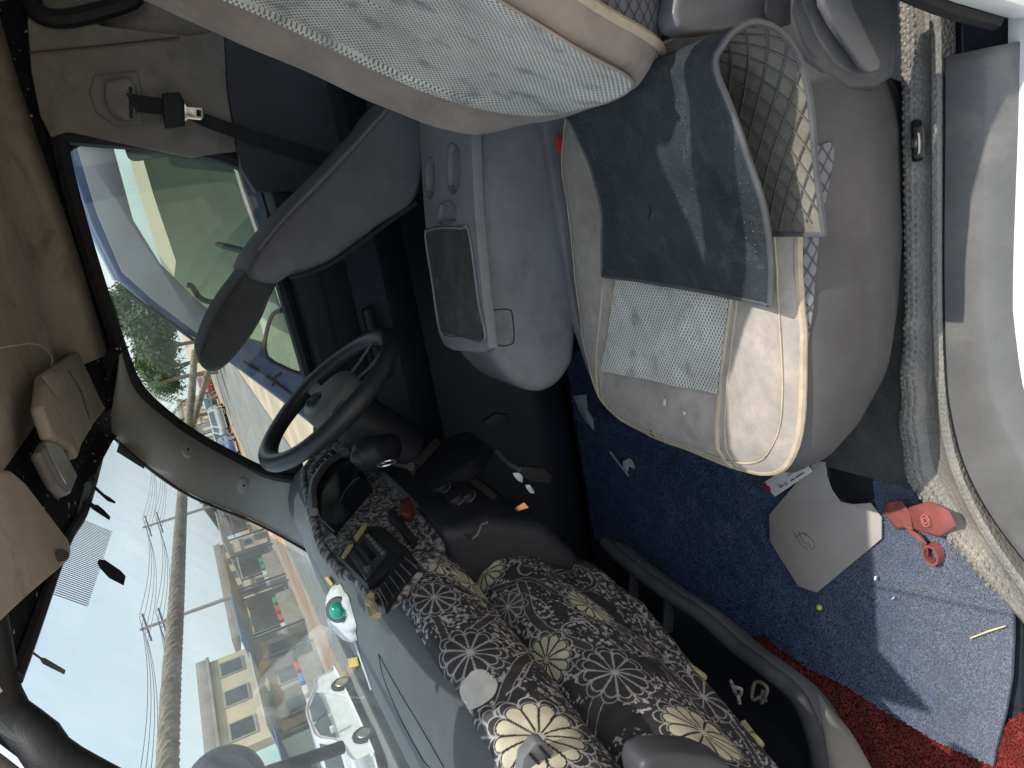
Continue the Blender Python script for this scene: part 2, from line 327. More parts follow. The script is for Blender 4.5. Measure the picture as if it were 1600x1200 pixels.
def speckle():
    m = mat('speckled_black_foam', (.016, .017, .022), .95, .2, 20, .6, 500, .1); t = m.node_tree; b = t.nodes['Principled BSDF']; N = t.nodes.new; L = t.links.new
    tc = N('ShaderNodeTexCoord'); mp = N('ShaderNodeMapping'); mp.inputs['Scale'].default_value = (48, 24, 48); mp.inputs['Rotation'].default_value = (0, 0, .5); L(tc.outputs['Object'], mp.inputs[0])
    n0 = N('ShaderNodeTexNoise'); n0.inputs['Scale'].default_value = 1.3; n0.inputs['Detail'].default_value = 3; L(mp.outputs[0], n0.inputs['Vector'])
    v = N('ShaderNodeTexVoronoi'); v.inputs['Scale'].default_value = 1.3; L(mp.outputs[0], v.inputs['Vector'])
    n = N('ShaderNodeTexNoise'); n.inputs['Scale'].default_value = 11; L(tc.outputs['Object'], n.inputs['Vector'])
    a = N('ShaderNodeMath'); a.operation = 'MULTIPLY_ADD'; a.inputs[1].default_value = .35; L(n.outputs['Fac'], a.inputs[0]); a.inputs[2].default_value = 0.02
    c = N('ShaderNodeMath'); c.operation = 'LESS_THAN'; L(v.outputs['Distance'], c.inputs[0]); L(a.outputs[0], c.inputs[1])
    c2 = N('ShaderNodeMath'); c2.operation = 'GREATER_THAN'; L(n0.outputs['Fac'], c2.inputs[0]); c2.inputs[1].default_value = .55
    c3 = N('ShaderNodeMath'); c3.operation = 'MULTIPLY'; L(c.outputs[0], c3.inputs[0]); L(c2.outputs[0], c3.inputs[1])
    x = N('ShaderNodeMix'); x.data_type = 'RGBA'; old = b.inputs['Base Color'].links[0].from_socket; L(old, x.inputs['A']); x.inputs['B'].default_value = (.42, .42, .40, 1)
    L(c3.outputs[0], x.inputs['Factor']); L(x.outputs['Result'], b.inputs['Base Color']); return m
m_speck = speckle()

# ------------------------------------------------------------------ the van cabin shell
van = thing('van', 'white van with its grey cabin seen through the open passenger door', 'van', (-.2, 1.4, 0))
WP = ((-.43, 0, 1.785), nz((-.39, 0, .52)))          # windshield plane
def Wp(x, y, off=0): return tuple(np.array(P(x, y, pl=((WP[0][0]+WP[1][0]*off, 0, WP[0][2]+WP[1][2]*off), WP[1]))))
# floor pan with carpet
slab('floor_pan', [(-1.70, .66, .455), (1.5, .66, .455), (1.5, 2.25, .455), (-1.70, 2.25, .455)], (0, 0, -.04), m_felt, van, .002)
# toe board rising in front
ruled('toe_board', [(-1.48, .62, .45), (-1.48, 1.4, .45), (-1.48, 2.2, .45)], [(-1.66, .62, .9), (-1.66, 1.4, .9), (-1.66, 2.2, .9)], m_felt, van, 12, 5, thick=.01)
ruled('firewall', [(-1.66, .62, .89), (-1.66, 1.4, .89), (-1.66, 2.25, .89)], [(-1.25, .62, 1.36), (-1.25, 1.4, 1.36), (-1.25, 2.25, 1.36)], m_black, van, 8, 4, thick=.01)
# sill plate, sweeping round to the front
sp = [(.062, .739, .5), (-.03, .741, .5), (-.123, .744, .5), (-.22, .747, .5), (-.316, .748, .5), (-.40, .747, .5), (-.461, .742, .5), (-.545, .724, .498), (-.623, .686, .494), (-.70, .625, .488), (-.80, .53, .48), (-.95, .40, .47)]
spc = crs(sp, 60)
pr = [(-.004, -.03), (-.003, -.002), (.001, .003), (.006, .004), (.03, .005), (.046, .004), (.052, .0005), (.060, -.012), (.066, -.028), (.067, -.06)]
# travel is -x so 'left of travel' is -y (outwards)
def sweepw(path, prof, w):
    p = np.array(path, float); T = np.gradient(p, axis=0); T[:, 2] = 0; T /= np.linalg.norm(T, axis=1)[:, None]; Lt = np.stack([-T[:, 1], T[:, 0], 0*T[:, 0]], 1)
    return loft([np.array([p[i]+Lt[i]*(a*w[i] if a > 0 else a)+np.array([0, 0, b]) for a, b in prof]) for i in range(len(p))], False)
sw_ = np.interp(spc[:, 0], [-.95, -.70, -.55, -.42, -.3, .1], [3.0, 2.6, 1.9, 1.45, 1.25, 1.25])
V, Fc = sweepw(spc, pr, sw_); sill = mesh('sill_plate', V, Fc, m_sill, van)
sm = sill.modifiers.new('s', 'SOLIDIFY'); sm.thickness = .004; sm.offset = -1
# rocker panel, painted white
V, Fc = sweepw(crs([(x+.35*(1 if i == 0 else 0), y, z) for i, (x, y, z) in enumerate(sp)], 60), [(.055, -.032), (.075, -.027), (.11, -.03), (.125, -.045), (.13, -.12), (.11, -.42)], np.interp(crs([(x+.35*(1 if i == 0 else 0), y, z) for i, (x, y, z) in enumerate(sp)], 60)[:, 0], [-.95, -.70, -.55, -.42, -.3, .1], [2.6, 2.3, 1.75, 1.38, 1.2, 1.2]))
mesh('rocker_panel', V, Fc, m_white, van)
# pebbled door-sill trim: strip, valley, roll; it flares towards the front
tp = crs([(.45, .745, .5), (.2, .745, .5), (.06, .746, .5), (-.123, .750, .5), (-.316, .754, .5), (-.45, .750, .5), (-.545, .735, .499), (-.623, .703, .497), (-.70, .655, .492), (-.80, .57, .484)], 110)
wf = np.interp(tp[:, 0], [-.8, -.72, -.64, -.56, -.46, -.3, .4], [.75, .95, 1.35, 1.7, 1.35, 1.0, 1.0])
def trimprof(w, i):
    k = .0025*math.sin(i*.9)*(w > 1.05)
    return [(.0, -.03), (.0, .0), (-.004, .004), (-.012, .0045), (-.018, .0), (-.024*w, -.012), (-.034*w, -.013), (-.039*w, -.004+k), (-.045*w, .004+k), (-.053*w, .006+k), (-.061*w, .002+k), (-.067*w, -.012), (-.07*w, -.035)]
T = np.gradient(tp, axis=0); T[:, 2] = 0; T /= np.linalg.norm(T, axis=1)[:, None]
rings = []
for i in range(len(tp)):
    lt = np.array([-T[i, 1], T[i, 0], 0]); rings.append(np.array([tp[i]+lt*a+np.array([0, 0, b]) for a, b in trimprof(wf[i], i)]))
V, Fc = loft(rings, False); trim = mesh('sill_trim', V, Fc, m_peb, van)
# real pebbles on the roll near the camera
def pebbles():
    bmS = bmesh.new(); bmesh.ops.create_icosphere(bmS, subdivisions=1, radius=1); sv = np.array([v.co for v in bmS.verts]); sf = [tuple(v.index for v in f.verts) for f in bmS.faces]; bmS.free()
    parts = []
    for i in range(8, len(tp)-8):
        for row, (a, b) in enumerate(((-.0425, .001), (-.0475, .005), (-.0525, .006), (-.057, .0045), (-.009, .0042))):
            w = wf[i]
            for h in ((0,) if w < 1.25 else (-.25, .25)):
                c = tp[i]+np.array([-T[i, 1], T[i, 0], 0])*(a*w if row < 4 else a)+np.array([0, 0, b+.0025*math.sin(i*.9)*(w > 1.05)*(row < 4)])+T[i]*((row % 2)*.0065+h*.012+random.uniform(-.0015, .0015))
                parts.append((c+sv*np.array([.0043, .0036, .0020])*random.uniform(.8, 1.15), sf))
    return join(parts)
V, Fc = pebbles(); mesh('trim_pebbles', V, Fc, m_peb, trim, kind='stuff')
tube('seal_lip', [tuple(np.array(p)+np.array([0, .003, -.004])) for p in spc], .004, m_black, van, 6)
# door striker on the sill trim
stc = np.array(P(1437, 222, Z=.512)); st = box('striker_plate', tuple(stc), (.045, .016, .006), m_steel, van, .002)
lathe('striker_bolt', [(.0005, .013), (.004, .0125), (.0075, .010), (.0085, .006), (.0085, .0), (.0005, 0)], Matrix.Translation(tuple(stc+[0, -.002, .003])), m_steel, st, 16)
tube('striker_loop', crs([tuple(stc+np.array(q)) for q in ((-.016, .006, 0), (-.016, -.004, .014), (-.012, -.012, .018), (.012, -.012, .018), (.016, -.004, .014), (.016, .006, 0))], 24), .003, m_steel, st, 8)
box('striker_recess', tuple(stc+[.002, .009, -.006]), (.06, .012, .012), m_black, st, .004)
# grey underlay flap beside the seat
ul = [P(*q, Z=.487) for q in ((1262, 722), (1350, 745), (1440, 768), (1448, 740), (1432, 690), (1424, 640), (1420, 560), (1418, 400), (1418, 200), (1330, 200), (1300, 500))]
slab('floor_underlay', ul, (0, 0, -.006), mat('underlay_felt', (.085, .09, .085), .95, .2, 20, .6, 500, .1, dirt=(.13, .12, .10), ds=12), van, .002)

# roof skin and headliner
def roof(fz, x0, x1, y0, y1, nx=24, ny=30):
    return gridv(lambda a, b: (x0+(x1-x0)*a, y0+(y1-y0)*b, fz(x0+(x1-x0)*a, y0+(y1-y0)*b)), nx, ny)
def hz(x, y):
    z = 1.803-.01*max(0, -x-.3)/.1
    e = max(0, (y-1.95)/.2); e2 = max(0, (.94-y)/.08)*.5
    return z-.075*e*e-.02*e2*e2+.004*math.sin(9*x+5*y)
V, Fc = roof(hz, -.245, 1.5, .862, 2.155); hl = mesh('headliner', V, Fc, m_head, van)
hl.modifiers.new('s', 'SOLIDIFY').thickness = -.008
_hc = np.array(sorted([P(*q, Z=1.787)[:2] for q in ((4, 1088), (20, 1062), (42, 1005), (64, 945), (100, 845))]+[(-.437, 1.55), (-.437, 2.2)], key=lambda p: p[1]))
def xfront(y): return float(np.interp(y, _hc[:, 1], _hc[:, 0]))
def torn(a, b):
    y = .84+(2.155-.84)*b; x0 = xfront(y); x = x0+(-.235-x0)*a; return (x, y, hz(x, y)*a+(1-a)*(1.789)+.003)
V, Fc = gridv(torn, 8, 40); th = mesh('torn_headliner_edge', V, Fc, m_speck, van)
th.modifiers.new('s', 'SOLIDIFY').thickness = -.005
slab('header_corner', [Wp(*q, off=-.010) for q in ((150, 738), (176, 690), (193, 668), (197, 600), (190, 552), (150, 560), (120, 640), (112, 770))], tuple(np.array(WP[1])*.004), m_speck, van, .001)
# small torn flap at the far window corner
slab('torn_flap', [P(*q, Y=2.09) for q in ((176, 540), (192, 549), (182, 560), (170, 600), (160, 560))], (0, .004, .0), m_speck, van, .001)
V, Fc = roof(lambda x, y: 1.875-.05*max(0, (y-2.0)/.25)**2-.03*max(0, (1.0-y)/.14)**2-.05*max(0, (-.3-x)/.15)**2, -.385, 1.55, .80, 2.26); rs = mesh('roof_skin', V, Fc, m_white, van)
rs.modifiers.new('s', 'SOLIDIFY').thickness = .006
tube('roof_rail', crs([(1.5, .872, 1.82), (.6, .872, 1.82), (0, .87, 1.82), (-.15, .866, 1.815)], 40), .02, m_mid, van, 10)
# near windshield pillar
npl = crs([(-.10, .87, 1.805), (-.30, .86, 1.80), Wp(0, 1098), Wp(55, 1150), Wp(112, 1204), (-.60, .725, 1.64), (-.80, .69, 1.45), (-1.0, .69, 1.18)], 60)
tube('windshield_seal', [tuple(p) for p in npl], .021, m_black, van, 10)
tube('front_pillar', [tuple(p+np.array(WP[1])*.052+np.array([0, -.022, 0])) for p in npl[12:]], .03, mat('near_pillar_trim', (.2, .175, .17), .6, .1, 6, .1, 600, .3), van, 12)
# far windshield pillar
sideL = [(188, 552), (212, 606), (250, 645), (300, 682), (360, 715), (420, 742), (478, 752)]
wsL = [(186, 560), (176, 680), (230, 727), (300, 773), (400, 815), (470, 853), (500, 874)]
sideP = [P(*q, Y=2.14) for q in sideL]; wsP = [Wp(*q, off=-.006) for q in wsL]
wsP[0] = tuple(np.array(sideP[0])+np.array([-.02, -.03, .01]))
fp = ruled('far_front_pillar', sideP, wsP, m_pillar, van, 40, 10, (.03, -.02, -.012))
tube('pillar_seal', crs([tuple(np.array(p)+np.array([0, .004, .0])) for p in sideP], 40), .014, m_black, van, 8)
for q in ((292, 704), (379, 758)):
    c = np.array(P(*q, Y=2.06)); h = fp; 
    # sit the cap on the pillar surface
    tr = bvh(fp); hit = tr.ray_cast(Vector(CAMP), Vector(ray(*q)))
    if hit[0]:
        n = hit[1]; n = n if n.dot(Vector(ray(*q))) < 0 else -n
        M = Matrix.Translation(hit[0])@n.to_track_quat('Z', 'Y').to_matrix().to_4x4()@Matrix.Diagonal((1.25, 1, 1, 1))
        cp = lathe('screw_cap', [(.0005, .006), (.012, .0058), (.0165, .004), (.0185, -.004), (.0005, -.004)], M, m_pillar, fp, 24)
        lathe('screw_hole', [(.0005, .0064), (.0032, .0066), (.0036, .0055)], M, m_black, fp, 12)
# windshield glass and its black border
wsx = [(-.425, .78, 0), (-.425, 2.12, 0)]
def onW(x, y, off=0):
    z = WP[0][2]-(x-WP[0][0])*WP[1][0]/WP[1][2]; return (x+WP[1][0]*off, y, z+WP[1][2]*off)
gl = [onW(-.372, .80), onW(-.385, 1.0), onW(-.405, 1.3), onW(-.415, 2.08), onW(-.60, 2.10), onW(-.96, 2.14), onW(-.985, 1.8), onW(-1.0, 1.4), onW(-.985, .95), onW(-.94, .62), onW(-.6, .72)]
ws = slab('windshield', gl, tuple(np.array(WP[1])*.005), m_wshield, van, 0)
tube('header_seal', crs([(xfront(y)-.004, y, 1.789) for y in (.83, .9, 1.0, 1.15, 1.3, 1.5, 1.8, 2.06)], 40), .009, m_black, van, 8)
tube('glass_edge_seal', [tuple(np.array(p)+np.array([-.006, -.002, 0])) for p in crs(wsP[1:], 40)], .004, m_black, van, 6)
# stickers and marks on the glass
m_stick = mat('faded_sticker_reflection', (.16, .15, .17), .6, .3, 60, 0, 1, .3); m_blk = mat('black_sticker', (.015, .016, .024), .6, .2, 30, 0, 1, .3)
def sticker(nm, px, m, off=-.003): return slab(nm, [Wp(*q, off=off) for q in px], tuple(np.array(WP[1])*-.0008), m, ws, 0, smooth=False)
sticker('tax_sticker', [(187, 689), (227, 716), (225, 733), (182, 706)], m_stick)
sticker('black_mark', [(146, 760), (150, 761), (162, 772), (172, 778), (181, 785), (179, 787), (168, 783), (158, 774), (148, 765)], m_blk)
sticker('black_mark', [(131, 778), (148, 789), (152, 789), (162, 797), (172, 808), (171, 813), (160, 806), (146, 797), (133, 785)], m_blk)
sticker('sensor_pad', [(154, 875), (163, 875), (188, 892), (196, 901), (193, 915), (170, 903), (156, 888), (152, 880)], m_blk)
sticker('pole_reflection', [(26, 999), (30, 1003), (64, 1028), (70, 1029), (102, 1048), (100, 1054), (66, 1037), (62, 1030), (28, 1006)], m_stick)  # grey strip on the glass, drawn as a pole's reflection
# fine dotted sun strip: rows of thin dark lines
parts = []
A = [np.array(Wp(*q, off=-.0025)) for q in ((40, 775), (176, 831), (137, 950), (10, 905))]
n = 46; nn = np.array(WP[1])
for k in range(n):
    t0 = k/n; t1 = (k+.42)/n
    a0, a1 = A[0]+(A[3]-A[0])*t0, A[1]+(A[2]-A[1])*t0; b0, b1 = A[0]+(A[3]-A[0])*t1, A[1]+(A[2]-A[1])*t1
    a1 = a1-(a1-a0)*.02*abs(math.sin(k)); parts.append((np.array([a0, a1, b1, b0]), [(0, 1, 2, 3)]))
V, Fc = join(parts); mesh('dotted_sun_strip', V, Fc, m_blk, ws, smooth=False, kind='stuff')

# far side: driver's door and pillar
DY = 2.16
slab('side_rail', [(-.35, 2.176, 1.705), (.24, 2.176, 1.715), (.29, 2.176, 1.60), (1.5, 2.176, 1.66), (1.5, 2.176, 1.86), (-.45, 2.176, 1.86)], (0, .04, 0), m_speck, van, .004)
op = [(93, 224), (112, 214), (386, 262), (440, 440), (478, 570), (500, 655), (486, 752), (420, 742), (360, 715), (300, 682), (250, 645), (212, 606), (188, 552), (130, 372)]
opP = [np.array(P(*q, Y=DY)) for q in op]
door = thing('driver_door', 'dark navy driver door with framed window beside the steering wheel', 'door', (-.2, 2.2, .45))
fr_ = crs([tuple(p) for p in opP], 120, True)
tube('window_seal', fr_, .020, m_black, door, 8, True)
ctr = fr_.mean(0)
outer = fr_+(fr_-ctr)/np.linalg.norm(fr_-ctr, axis=1)[:, None]*.035+np.array([0, .012, 0])
V, Fc = loft([fr_, outer, outer+np.array([0, .03, 0])], True, False, False); mesh('window_frame', V, Fc, m_black, door)
slab('window_glass', [tuple(p+np.array([0, .03, 0])) for p in fr_[::3]], (0, .004, 0), m_gwin, door, 0)
# inner panel with its ledges (profile in y,z swept along x)
zs = [(2.168, 1.26), (2.14, 1.252), (2.115, 1.235), (2.118, 1.15), (2.135, 1.08), (2.10, 1.03), (2.075, 1.0), (2.085, .95), (2.13, .90), (2.14, .70), (2.10, .64), (2.09, .52), (2.12, .455)]
xa = [.33, .2, 0, -.25, -.5, -.75, -1.0]
rings = []
for x in np.linspace(.36, -1.68, 44):
    zt = np.interp(x, [opP[5][0], opP[4][0], opP[3][0], opP[2][0], .36], [opP[5][2], opP[4][2], opP[3][2], opP[2][2], opP[2][2]+.02])
    rings.append(np.array([(x, yy, zt-.012+(zz-1.26)) if k < 4 else (x, yy, zz) for k, (yy, zz) in enumerate(zs)]))
V, Fc = loft(rings, False); dp = mesh('door_panel', V, Fc, m_navy, door); dp.modifiers.new('s', 'SOLIDIFY').thickness = .006
tube('panel_seam', [(x, 2.108, 1.162-.02*(x < -.4)) for x in np.linspace(.3, -.8, 20)], .0025, m_black, dp, 5)
box('door_pull', (-.38, 2.095, 1.06), (.22, .03, .03), m_navy, dp, .012)
box('outer_skin', (-.3, 2.225, .8), (1.45, .02, .82), m_white, door, .004)
# mirror sail at the front corner of the window
slab('mirror_sail', [P(*q, Y=2.15) for q in ((420, 745), (470, 700), (478, 755))], (0, .01, 0), m_dark, door, .002)
# B pillar with belt slot, lower quarter panel, rear window trim
bp_ = [(42, 30), (92, 0), (160, 40), (290, 55), (358, 52), (372, 140), (385, 235), (300, 245), (180, 222), (105, 206), (80, 215), (62, 180), (48, 110)]
bpo = slab('door_pillar_trim', [P(*q, Y=2.135) for q in bp_], (0, .03, 0), m_bpil, van, .006)
slab('quarter_panel', [P(*q, Y=2.10) for q in ((350, 20), (356, 140), (376, 262), (400, 300), (700, 300), (900, -60), (600, -100), (362, -60))], (0, .05, 0), mat('quarter_trim', (.045, .05, .06), .6, .2, 6, .1, 600, .3), van, .005)
slab('rear_pillar_trim', [P(*q, Y=2.165) for q in ((30, 0), (42, 25), (45, 80), (295, 60), (330, 50), (420, -60), (200, -90), (30, -90))], (0, .03, 0), m_bpil, van, .006)
tube('pillar_joint', [P(*q, Y=2.126) for q in ((45, 82), (150, 72), (280, 58))], .0022, mat('rusty_gap', (.13, .05, .035), .8), bpo, 5)
rw = [P(*q, Y=2.13) for q in ((45, -20), (52, 12), (75, 27), (110, 28), (160, 16), (205, 0), (215, -20))]
tube('rear_window_seal', crs(rw, 40), .022, m_black, van, 8)
slab('rear_window_glass', [tuple(np.array(p)+np.array([.0, .045, 0])) for p in rw]+[(1.0, 2.175, 1.45), (1.0, 2.175, 1.72)], (0, .004, 0), m_gwin, van, 0)
# raised belt-anchor bezel with a slot
bz = [(165, 130), (200, 122), (212, 135), (215, 160), (212, 185), (195, 190), (172, 178), (163, 155)]
b0 = slab('anchor_bezel', [P(*q, Y=2.132) for q in [(148, 118), (215, 112), (222, 150), (222, 196), (180, 196), (150, 175), (140, 145)]], (0, -.008, 0), m_bpil, bpo, .006, 3)
b1 = slab('anchor_cover', [P(*q, Y=2.122) for q in bz], (0, -.034, 0), m_bpil, bpo, .012, 3)
slab('belt_slot', [P(*q, Y=2.087) for q in ((201, 136), (207, 136), (208, 186), (202, 184))], (0, -.003, 0), m_black, bpo, .001)
# near-side bodywork, and an unseen rear panel added to darken the cabin
box('rear_light_block', (1.5, 1.45, 1.1), (.03, 1.6, 1.4), m_mid, van, .01)
nb = [(.085, .655, .40), (.088, .655, .50), (.115, .66, .60), (.185, .675, .80), (.225, .69, 1.1), (.235, .76, 1.5), (.215, .85, 1.80), (1.5, .85, 1.80), (1.5, .66, .40)]
slab('side_body', nb[:5]+[(1.5, .69, 1.1), (1.5, .655, .40)], (0, -.04, 0), m_white, van, .008)
slab('door_post', [nb[4], nb[5], nb[6], (.36, .85, 1.80), (.36, .76, 1.5), (.36, .69, 1.1)], (0, -.03, 0), m_white, van, .008)
tube('door_post_seal', crs([tuple(np.array(p)+np.array([.004, .016, 0])) for p in nb[1:7]], 40), .013, m_black, van, 8)

# seat belt of the driver
belt = thing('seat_belt', 'dark webbing seat belt with black tongue hanging on far door pillar', 'seat belt', P(260, 165, Y=2.10))
def strip(nm, path, wv, m, par, th=.0016):
    p = crs(path, 30); w = np.array(wv)*.5
    V, Fc = loft([np.array([q-w, q+w, q+w+np.array([0, -th, 0]), q-w+np.array([0, -th, 0])]) for q in p]); return mesh(nm, V, Fc, m, par)
strip('webbing', [P(205, 160, Y=2.084), P(240, 165, Y=2.088), P(285, 172, Y=2.09), P(320, 188, Y=2.092), P(420, 222, Y=2.086), P(560, 262, Y=2.08)], (.044, 0, .012), m_web, belt)
tg = slab('tongue_housing', [P(*q, Y=2.088) for q in ((253, 147), (280, 145), (288, 160), (289, 198), (258, 202), (254, 180))], (0, -.014, 0), m_black, belt, .005, 3)
t1 = [P(*q, Y=2.082) for q in ((287, 160), (292, 167), (316, 168), (319, 173), (318, 184), (313, 188), (293, 186), (287, 192))]
tp_ = slab('metal_tongue', t1, (0, -.003, 0), m_chrome, belt, .0008)
cut(tp_, *prism([P(*q, Y=2.082) for q in ((307, 171), (314, 172), (314, 182), (307, 182))], (0, .02, 0), (0, -.02, 0)))

# sun visors and dome lamp
vn = slab('sun_visor', [P(*q, Z=1.772) for q in ((-60, 730), (18, 733), (40, 752), (108, 842), (113, 860), (111, 874), (96, 888), (50, 928), (-10, 985), (-60, 1010))], (0, 0, .022), m_visor, None, .009, 3,
     label='brown cloth sun visor above the windshield, nearest the open door', cat='sun visor', group='sun visors')
tube('visor_pivot', [P(97, 868, Z=1.765), P(88, 866, Z=1.79)], .008, m_dark, vn, 10)
_A, _B, _C = np.array(P(50, 600, Z=1.776)), np.array(P(150, 610, X=-.352)), np.array(P(95, 715, Z=1.768))
_vn = nz(np.cross(_B-_A, _C-_A)); _vn = _vn if np.dot(_vn, CAMP-_A) > 0 else -_vn
def Vf(q, off=0): return tuple(P(*q, pl=(_A+_vn*off, _vn)))
vf = slab('sun_visor', [Vf(q) for q in ((52, 590), (108, 553), (140, 556), (162, 602), (156, 640), (135, 665), (112, 700), (104, 722), (98, 705), (62, 690), (45, 640))], tuple(_vn*.018), m_visor, None, .007, 3,
     label='brown cloth sun visor with clipped card, above the steering wheel', cat='sun visor', group='sun visors')
tube('visor_stitch', crs([Vf(q, .0185) for q in ((108, 580), (125, 610), (135, 640), (140, 655))], 20), .0012, m_dark, vf, 5)
slab('card_pocket', [Vf(q, .0185) for q in ((64, 588), (92, 578), (112, 597), (90, 622), (80, 610))], tuple(_vn*.003), m_visor, vf, .001)
lamp = slab('dome_lamp', [P(*q, Z=1.774) for q in ((45, 715), (55, 696), (66, 688), (72, 690), (98, 735), (107, 752), (96, 778), (86, 782), (70, 765))], (.004, 0, -.016), mat('smoky_plastic', (.15, .14, .135), .35, .1, 12, 0, 1, .5), None, .007, 3,
     label='small smoky plastic dome lamp between the two sun visors', cat='lamp')
tube('lens_rim', crs([P(*q, Z=1.7575) for q in ((70, 694), (92, 738), (102, 755))], 12), .0016, m_chrome, lamp, 5)
wr = tube('loose_wire', crs([P(*q, Z=1.775) for q in ((-8, 545), (20, 540), (50, 537), (70, 544), (82, 560), (80, 572))], 30), .0012, mat('pale_wire', (.5, .47, .4), .5), None, 5,
     label='thin pale loose wire hanging from torn headliner', cat='wire')
# ------------------------------------------------------------------ floor mats
def coil_mat(name, poly, z, col, m2, label, nstr, region, cat='floor mat', thick=.008, base_grey=None):
    m = mat(name+'_base', col, .9, .25, 60, .9, 420, .15)
    if base_grey: grey_near(m, base_grey)
    o = slab(name, [(p[0], p[1], z) for p in poly], (0, 0, -thick), m, None, .001, label=label, cat=cat)
    # vinyl loops
    pp = np.array([(p[0], p[1]) for p in poly])
    def inside(x, y):
        c = np.zeros(len(x), bool); j = len(pp)-1
        for i in range(len(pp)):
            xi, yi = pp[i]; xj, yj = pp[j]
            c ^= ((yi > y) != (yj > y)) & (x < (xj-xi)*(y-yi)/(yj-yi+1e-12)+xi); j = i
        return c
    rng = np.random.default_rng(3); X = rng.uniform(region[0], region[1], nstr*3); Y = rng.uniform(region[2], region[3], nstr*3)
    k = inside(X, Y); X, Y = X[k][:nstr], Y[k][:nstr]; n = len(X)
    a = rng.uniform(0, 2*math.pi, n); ln = rng.uniform(.003, .0062, n); h = rng.uniform(.0022, .0055, n); r = rng.uniform(.0006, .0009, n); bend = rng.uniform(-.8, .8, n)
    V = np.zeros((n, 12, 3)); 
    for s in range(4):
        t = s/3; ang = a+bend*(t-.5)*2; 
        cx = X+np.cos(ang)*ln*(t-.5)*1.0; cy = Y+np.sin(ang)*ln*(t-.5); cz = z-.001+h*math.sin(math.pi*(.12+.76*t))
        nx, ny = -np.sin(ang), np.cos(ang)
        V[:, s*3+0] = np.stack([cx+nx*r, cy+ny*r, cz-r*.6], 1); V[:, s*3+1] = np.stack([cx-nx*r, cy-ny*r, cz-r*.6], 1); V[:, s*3+2] = np.stack([cx, cy, cz+r], 1)
    f = []
    for s in range(3):
        for q in range(3): f.append((s*3+q, s*3+(q+1) % 3, s*3+3+(q+1) % 3, s*3+3+q))
    f = np.array(f); Fc = (np.arange(n)[:, None, None]*12+f[None]).reshape(-1, 4)
    me = bpy.data.meshes.new('coil_pile'); me.from_pydata(V.reshape(-1, 3).tolist(), [], Fc.tolist()); me.update()
    link('coil_pile', me, m2, o, True, None, None, 80, kind='stuff'); return o
bl = [P(*q, Z=.477) for q in ((1505, 812), (1535, 828), (1570, 866), (1579, 905), (1583, 950), (1583, 1000), (1580, 1060), (1570, 1120), (1556, 1170), (1552, 1196), (1470, 1160), (1380, 1108), (1320, 1070), (1262, 1042), (1216, 1010), (1195, 990))]
bl = bl+[(-1.2, 1.32, 0), (-1.2, 2.05, 0), (-.55, 2.05, 0), (-.42, 1.5, 0), (-.40, .98, 0), (-.45, .86, 0), (-.52, .80, 0)]
m_blue = mat('blue_coil', (.055, .088, .185), .55, .35, 25, 0, 1, .4, dirt=(.16, .17, .19), ds=9, da=.5)
def grey_near(m, c):  # mixes in grey unevenly, more towards the door side
    t = m.node_tree; b = t.nodes['Principled BSDF']; N = t.nodes.new; L = t.links.new; tc = N('ShaderNodeTexCoord'); sp = N('ShaderNodeSeparateXYZ'); L(tc.outputs['Object'], sp.inputs[0])
    n = N('ShaderNodeTexNoise'); n.inputs['Scale'].default_value = 6; n.inputs['Detail'].default_value = 4; L(tc.outputs['Object'], n.inputs['Vector'])
    a = N('ShaderNodeMath'); a.operation = 'MULTIPLY_ADD'; a.inputs[1].default_value = .35; L(n.outputs['Fac'], a.inputs[0]); L(sp.outputs[1], a.inputs[2])
    r = N('ShaderNodeMapRange'); r.inputs[1].default_value = .85; r.inputs[2].default_value = 1.35; r.inputs[3].default_value = .62; r.inputs[4].default_value = 0; L(a.outputs[0], r.inputs[0])
    x = N('ShaderNodeMix'); x.data_type = 'RGBA'; L(b.inputs['Base Color'].links[0].from_socket, x.inputs['A']); x.inputs['B'].default_value = (*c, 1); L(r.outputs[0], x.inputs['Factor']); L(x.outputs['Result'], b.inputs['Base Color'])
grey_near(m_blue, (.26, .275, .30))
blue = coil_mat('coil_floor_mat', bl, .478, (.045, .07, .15), m_blue, 'dark blue coil floor mat spread in front of the passenger seat', 92000, (-1.2, -.40, .66, 2.05), base_grey=(.20, .21, .235))
rd = [P(*q, Z=.462) for q in ((1600, 1110), (1640, 1140), (1640, 1260), (1420, 1300), (1200, 1180), (1130, 1060), (1180, 970), (1300, 1040), (1450, 1110), (1545, 1150))]
m_redm = mat('red_coil', (.20, .03, .023), .6, .35, 25, 0, 1, .35, dirt=(.34, .12, .08), ds=7, da=.3)
redm = coil_mat('coil_floor_mat', rd, .466, (.13, .014, .011), m_redm, 'dull red coil floor mat under the lower dashboard, below the blue one', 16000, (-1.5, -.9, .55, 1.3))

